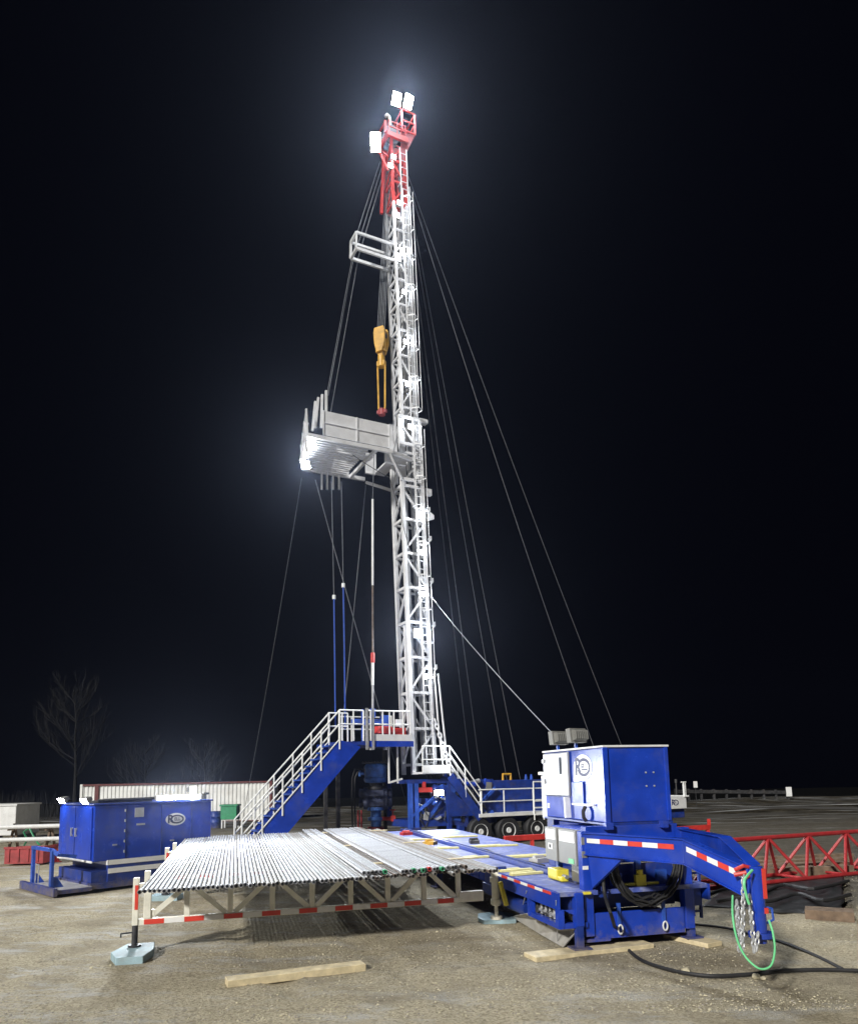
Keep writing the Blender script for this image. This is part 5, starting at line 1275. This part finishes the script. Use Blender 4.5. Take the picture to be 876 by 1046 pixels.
# ------------------------------------------------------------------ red steelwork on the right
def red_truss():
    p0 = G(700, 914, 0); p1 = G(842, 899, 0)
    p0 = V((p0.x, p0.y, 0)); p1 = V((p1.x, p1.y, 0)); d = (p1-p0); L_ = d.length+4.2; ang = math.atan2(d.y, d.x)
    t = thing('red_truss', 'long red tubular truss lying on the dirt behind the gooseneck', 'truss', p0, ang); fr = WM[t]; B = lambda: MB(fr)
    W_, H_ = .75, .95
    q = B(); q.tube((-.9, W_/2, H_), (L_, W_/2, H_), .05, 10); q.build('top_chord', M['red_truss'], t, smooth=True)
    for y in (0, W_): q = B(); q.tube((-.9, y, .07), (L_, y, .07), .045, 10); q.build('bottom_chord', M['red_truss'], t, smooth=True)
    x = -2.9; k = 0
    n0 = hit(785, 868, fr, 1, W_/2).x; n1 = hit(826, 866, fr, 1, W_/2).x; st_ = n1-n0
    x = n0-6*st_
    while x < L_-.3:
        if x > -.8:
            for y in (0, W_):
                for s in (-.5, .5):
                    if -.9 < x+s*st_ < L_: q = B(); q.tube((x, W_/2, H_), (x+s*st_, y, .07), .035, 8); q.build('diagonal', M['red_truss'], t, smooth=True)
        q = B(); 
        if -.8 < x+.5*st_ < L_: q.tube((x+.5*st_, 0, .07), (x+.5*st_, W_, .07), .03, 8); q.build('cross_tube', M['red_truss'], t)
        x += st_
red_truss()
def red_stand():
    a = D(515, 857, 20.5); c = D(724, 845, 23.2)
    t = thing('red_pipe_stand', 'long low red beam on legs behind the trailer and its cab', 'pipe stand', (a.x, a.y, 0)); B = lambda: MB()
    q = B(); q.bar(a, c, .12, .14); q.build('beam', M['red'], t)
    for f in (.12, .5, .99):
        p = a.lerp(c, f); q = B(); q.bar((p.x, p.y, -.02), (p.x, p.y, p.z-.07), .1); q.bar((p.x-.3, p.y, .03), (p.x+.3, p.y, .03), .1, .08); q.build('leg', M['red'], t)
    p = c; q = B(); q.bar(p, p+V((0, 0, .25)), .08); q.build('end_stop', M['red'], t)
red_stand()
# ------------------------------------------------------------------ timbers, planks, tarp
def plank(c0, c1, w, hgt, m, label, name='plank', z=.0, group=None):
    a = V((c0[0], c0[1], z+hgt/2-.005)); c = V((c1[0], c1[1], z+hgt/2-.005)); b = MB(); b.bar(a, c, w, hgt)
    o = b.build(name, M[m], bevel=.006, origin=((a.x+c.x)/2, (a.y+c.y)/2, z)); return tag(o, label, 'plank', group)
a, c = G(231, 1004, .04), G(371, 985, .06); plank(a, c, .22, .09, 'wood', 'pale squared plank lying alone in the foreground')
a, c = G(541, 978, .03), G(660, 964, .03); plank(a, c, .34, .065, 'wood', 'wide pale plank under the left landing leg of the trailer')
a, c = G(684, 955, .03), G(730, 965, .03); plank(a, c, .3, .065, 'wood', 'short pale plank under the right landing leg of the trailer')
for k in range(4):
    y0 = 17.0+k*.55; p0 = G(712, 893-k*4.5, .1); p1 = G(868, 888-k*5, .1)
    plank(p0, p1, .3, .2-.02*k, 'oldwood', ('nearest', 'second nearest', 'third nearest', 'farthest')[k]+' of the long dark timbers lying beyond the red truss', 'timber', group='dark timbers beyond the red truss')
a = G(822, 931, .1); c = G(872, 934, .1); plank(a, c, .4, .16, 'oldwood', 'short brown timber block at the right edge in front of the black tarp', 'timber')
def tarp():
    b = MB(); n, m = 40, 14; vs = []
    p00, p10, p01, p11 = G(716, 926), G(862, 938), G(738, 909), G(862, 896)
    for j in range(m+1):
        for i in range(n+1):
            u, v = i/n, j/m; p = (p00.lerp(p10, u)).lerp(p01.lerp(p11, u), v)
            e = min(1, 5*min(u, 1-u+.3, v, 1-v)); r = noise.noise(V((p.x*2.2, p.y*2.2, 2)))
            z = .012+e*.42*(.10+.16*abs(noise.noise(V((p.x*1.1, p.y*1.6, 7))))+.12*abs(r)+.1*max(0, math.sin(p.y*7+p.x*1.5))*.5)*(.4+.9*u)
            p.x += (r*.12); vs.append(V((p.x, p.y+noise.noise(V((p.x*2, 1, 1)))*.12, z)))
    fs = [(j*(n+1)+i, j*(n+1)+i+1, (j+1)*(n+1)+i+1, (j+1)*(n+1)+i) for j in range(m) for i in range(n)]
    b.add(vs, fs); o = b.build('tarp', M['tarp'], smooth=True); o.modifiers.new('t', 'SOLIDIFY').thickness = .006
    tag(o, 'crumpled black tarp on the ground in front of the red truss', 'tarp')
tarp()
for k, (pts, lab) in enumerate(((((724, 914), (745, 908), (775, 912), (800, 904), (830, 908), (866, 900)), 'black hose lying over the crumpled tarp, the farther one'), (((732, 921), (760, 917), (785, 921), (815, 913), (840, 920), (868, 914)), 'black hose lying over the crumpled tarp, the nearer one'))):
    hose([G(px, py, .16+.05*math.sin(i*2.)) for i, (px, py) in enumerate(pts)], .035, M['black'], lab, 'black_hose')
rnd = random.Random(21); b = MB(); st2 = bmesh.new(); bmesh.ops.create_icosphere(st2, subdivisions=2, radius=1); v2 = [v.co.copy() for v in st2.verts]; f2 = [[v.index for v in f.verts] for f in st2.faces]; st2.free()
for k, (px, py, r, lab) in enumerate(((700, 992, .055, 'dirt clod on the foreground hose, the one left of the chains'), (772, 998, .05, 'dirt clod in front of the green hose loop, left one of two'), (779, 999, .035, 'small dirt clod in front of the green hose loop, right one of two'), (800, 991, .05, 'dirt clod on the foreground hose right of the green loop'))):
    p = G(px, py, .02); b = MB(); b.add([V((v.x*r, v.y*r*.8, v.z*r*.7))*(1+.35*noise.noise(v*1.7+V((k*5, 0, 0))))+V((p.x, p.y, r*.45)) for v in v2], f2)
    tag(b.build('dirt_clod', M['stone'], smooth=True, origin=(p.x, p.y, 0)), lab, 'clod')
# ------------------------------------------------------------------ far edge of the lease
def guardrail():
    a = D(690, 808.5, 58); c = D(805, 809.5, 60); t = thing('guardrail', 'long low guardrail at the far dark edge of the lease', 'guardrail', (a.x, a.y, 0)); 
    b = MB(); b.bar(a, c, .1, .26); b.build('rail_beam', M['darksteel'], t)
    for k in range(10):
        p = a.lerp(c, k/9); z = gz(p.x, p.y); b = MB(); b.bar((p.x, p.y+.12, z-.2), (p.x, p.y+.12, p.z+.2), .16); b.build('post', M['darksteel'], t)
    b = MB(); p = c; b.box((p.x, p.y-.08, p.z+.05), (.45, .05, .75)); b.build('end_marker', M['white'], t)
guardrail()
def marker():
    a = D(710, 801.5, 50); z = gz(a.x, 50); t = thing('marker_sign', 'small white marker sign on a thin dark post beyond the truck', 'sign', (a.x, 50, z))
    b = MB(); b.box((a.x, 50, a.z), (.26, .02, .42)); b.build('plate', M['white'], t)
    b = MB(); b.bar((a.x, 50.04, z-.1), (a.x, 50.04, a.z+.2), .03); b.build('post', M['darksteel'], t)
    a = D(690, 798, 48); z = gz(a.x, 48); b = MB(); b.tube((a.x, 48, z-.1), (a.x, 48, a.z), .045, 8); b.tube((a.x, 48, a.z-.12), (a.x, 48, a.z+.12), .09, 8)
    tag(b.build('dark_post', M['darksteel'], origin=(a.x, 48, z)), 'thin dark post with a thicker head just right of the trailer cab', 'post')
marker()
# ------------------------------------------------------------------ air, sun, camera
HAZE = .00021
if HAZE:
    b = MB(); b.box2((xs[0]-6, ys[0]-6, -6.6), (xs[-1]+6, ys[-1]+6, 37)); hz = b.build('haze', nt('night_air')[0]); hz['kind'] = 'stuff'
    m = hz.data.materials[0]; t = m.node_tree; t.nodes.remove(t.nodes['Principled BSDF'])
    v = t.nodes.new('ShaderNodeVolumePrincipled'); v.inputs['Color'].default_value = (.62, .72, 1, 1); v.inputs['Density'].default_value = HAZE; v.inputs['Anisotropy'].default_value = .84
    t.links.new(v.outputs[0], t.nodes['Material Output'].inputs['Volume'])
    hz['label'] = 'thin night mist over the whole lease'
sn = bpy.data.lights.new('sun', 'SUN'); sn.energy = 4.2; sn.angle = math.radians(4); sn.color = (1, .97, .90)
so = bpy.data.objects.new('sun', sn); C.objects.link(so); so.rotation_euler = V((.48, .76, -.47)).to_track_quat('-Z', 'Y').to_euler()
cam = bpy.data.cameras.new('camera'); co = bpy.data.objects.new('camera', cam); C.objects.link(co)
co.matrix_world = Matrix.Translation(EYEP) @ Matrix.Rotation(math.pi/2+PITCH, 4, 'X') @ Matrix.Rotation(ROLL, 4, 'Z')
cam.sensor_fit = 'HORIZONTAL'; cam.sensor_width = 36; cam.lens = F/876*36; cam.shift_y = (CY-523)/876; cam.clip_end = 5000; cam.clip_start = .05
sc = bpy.context.scene; sc.camera = co
sc.view_settings.view_transform = 'Standard'; sc.view_settings.look = 'None'; sc.view_settings.gamma = 1; sc.view_settings.exposure = 0
sc.cycles.use_denoising = True; sc.cycles.max_bounces = 5; sc.cycles.volume_bounces = 0; sc.cycles.sample_clamp_indirect = 4
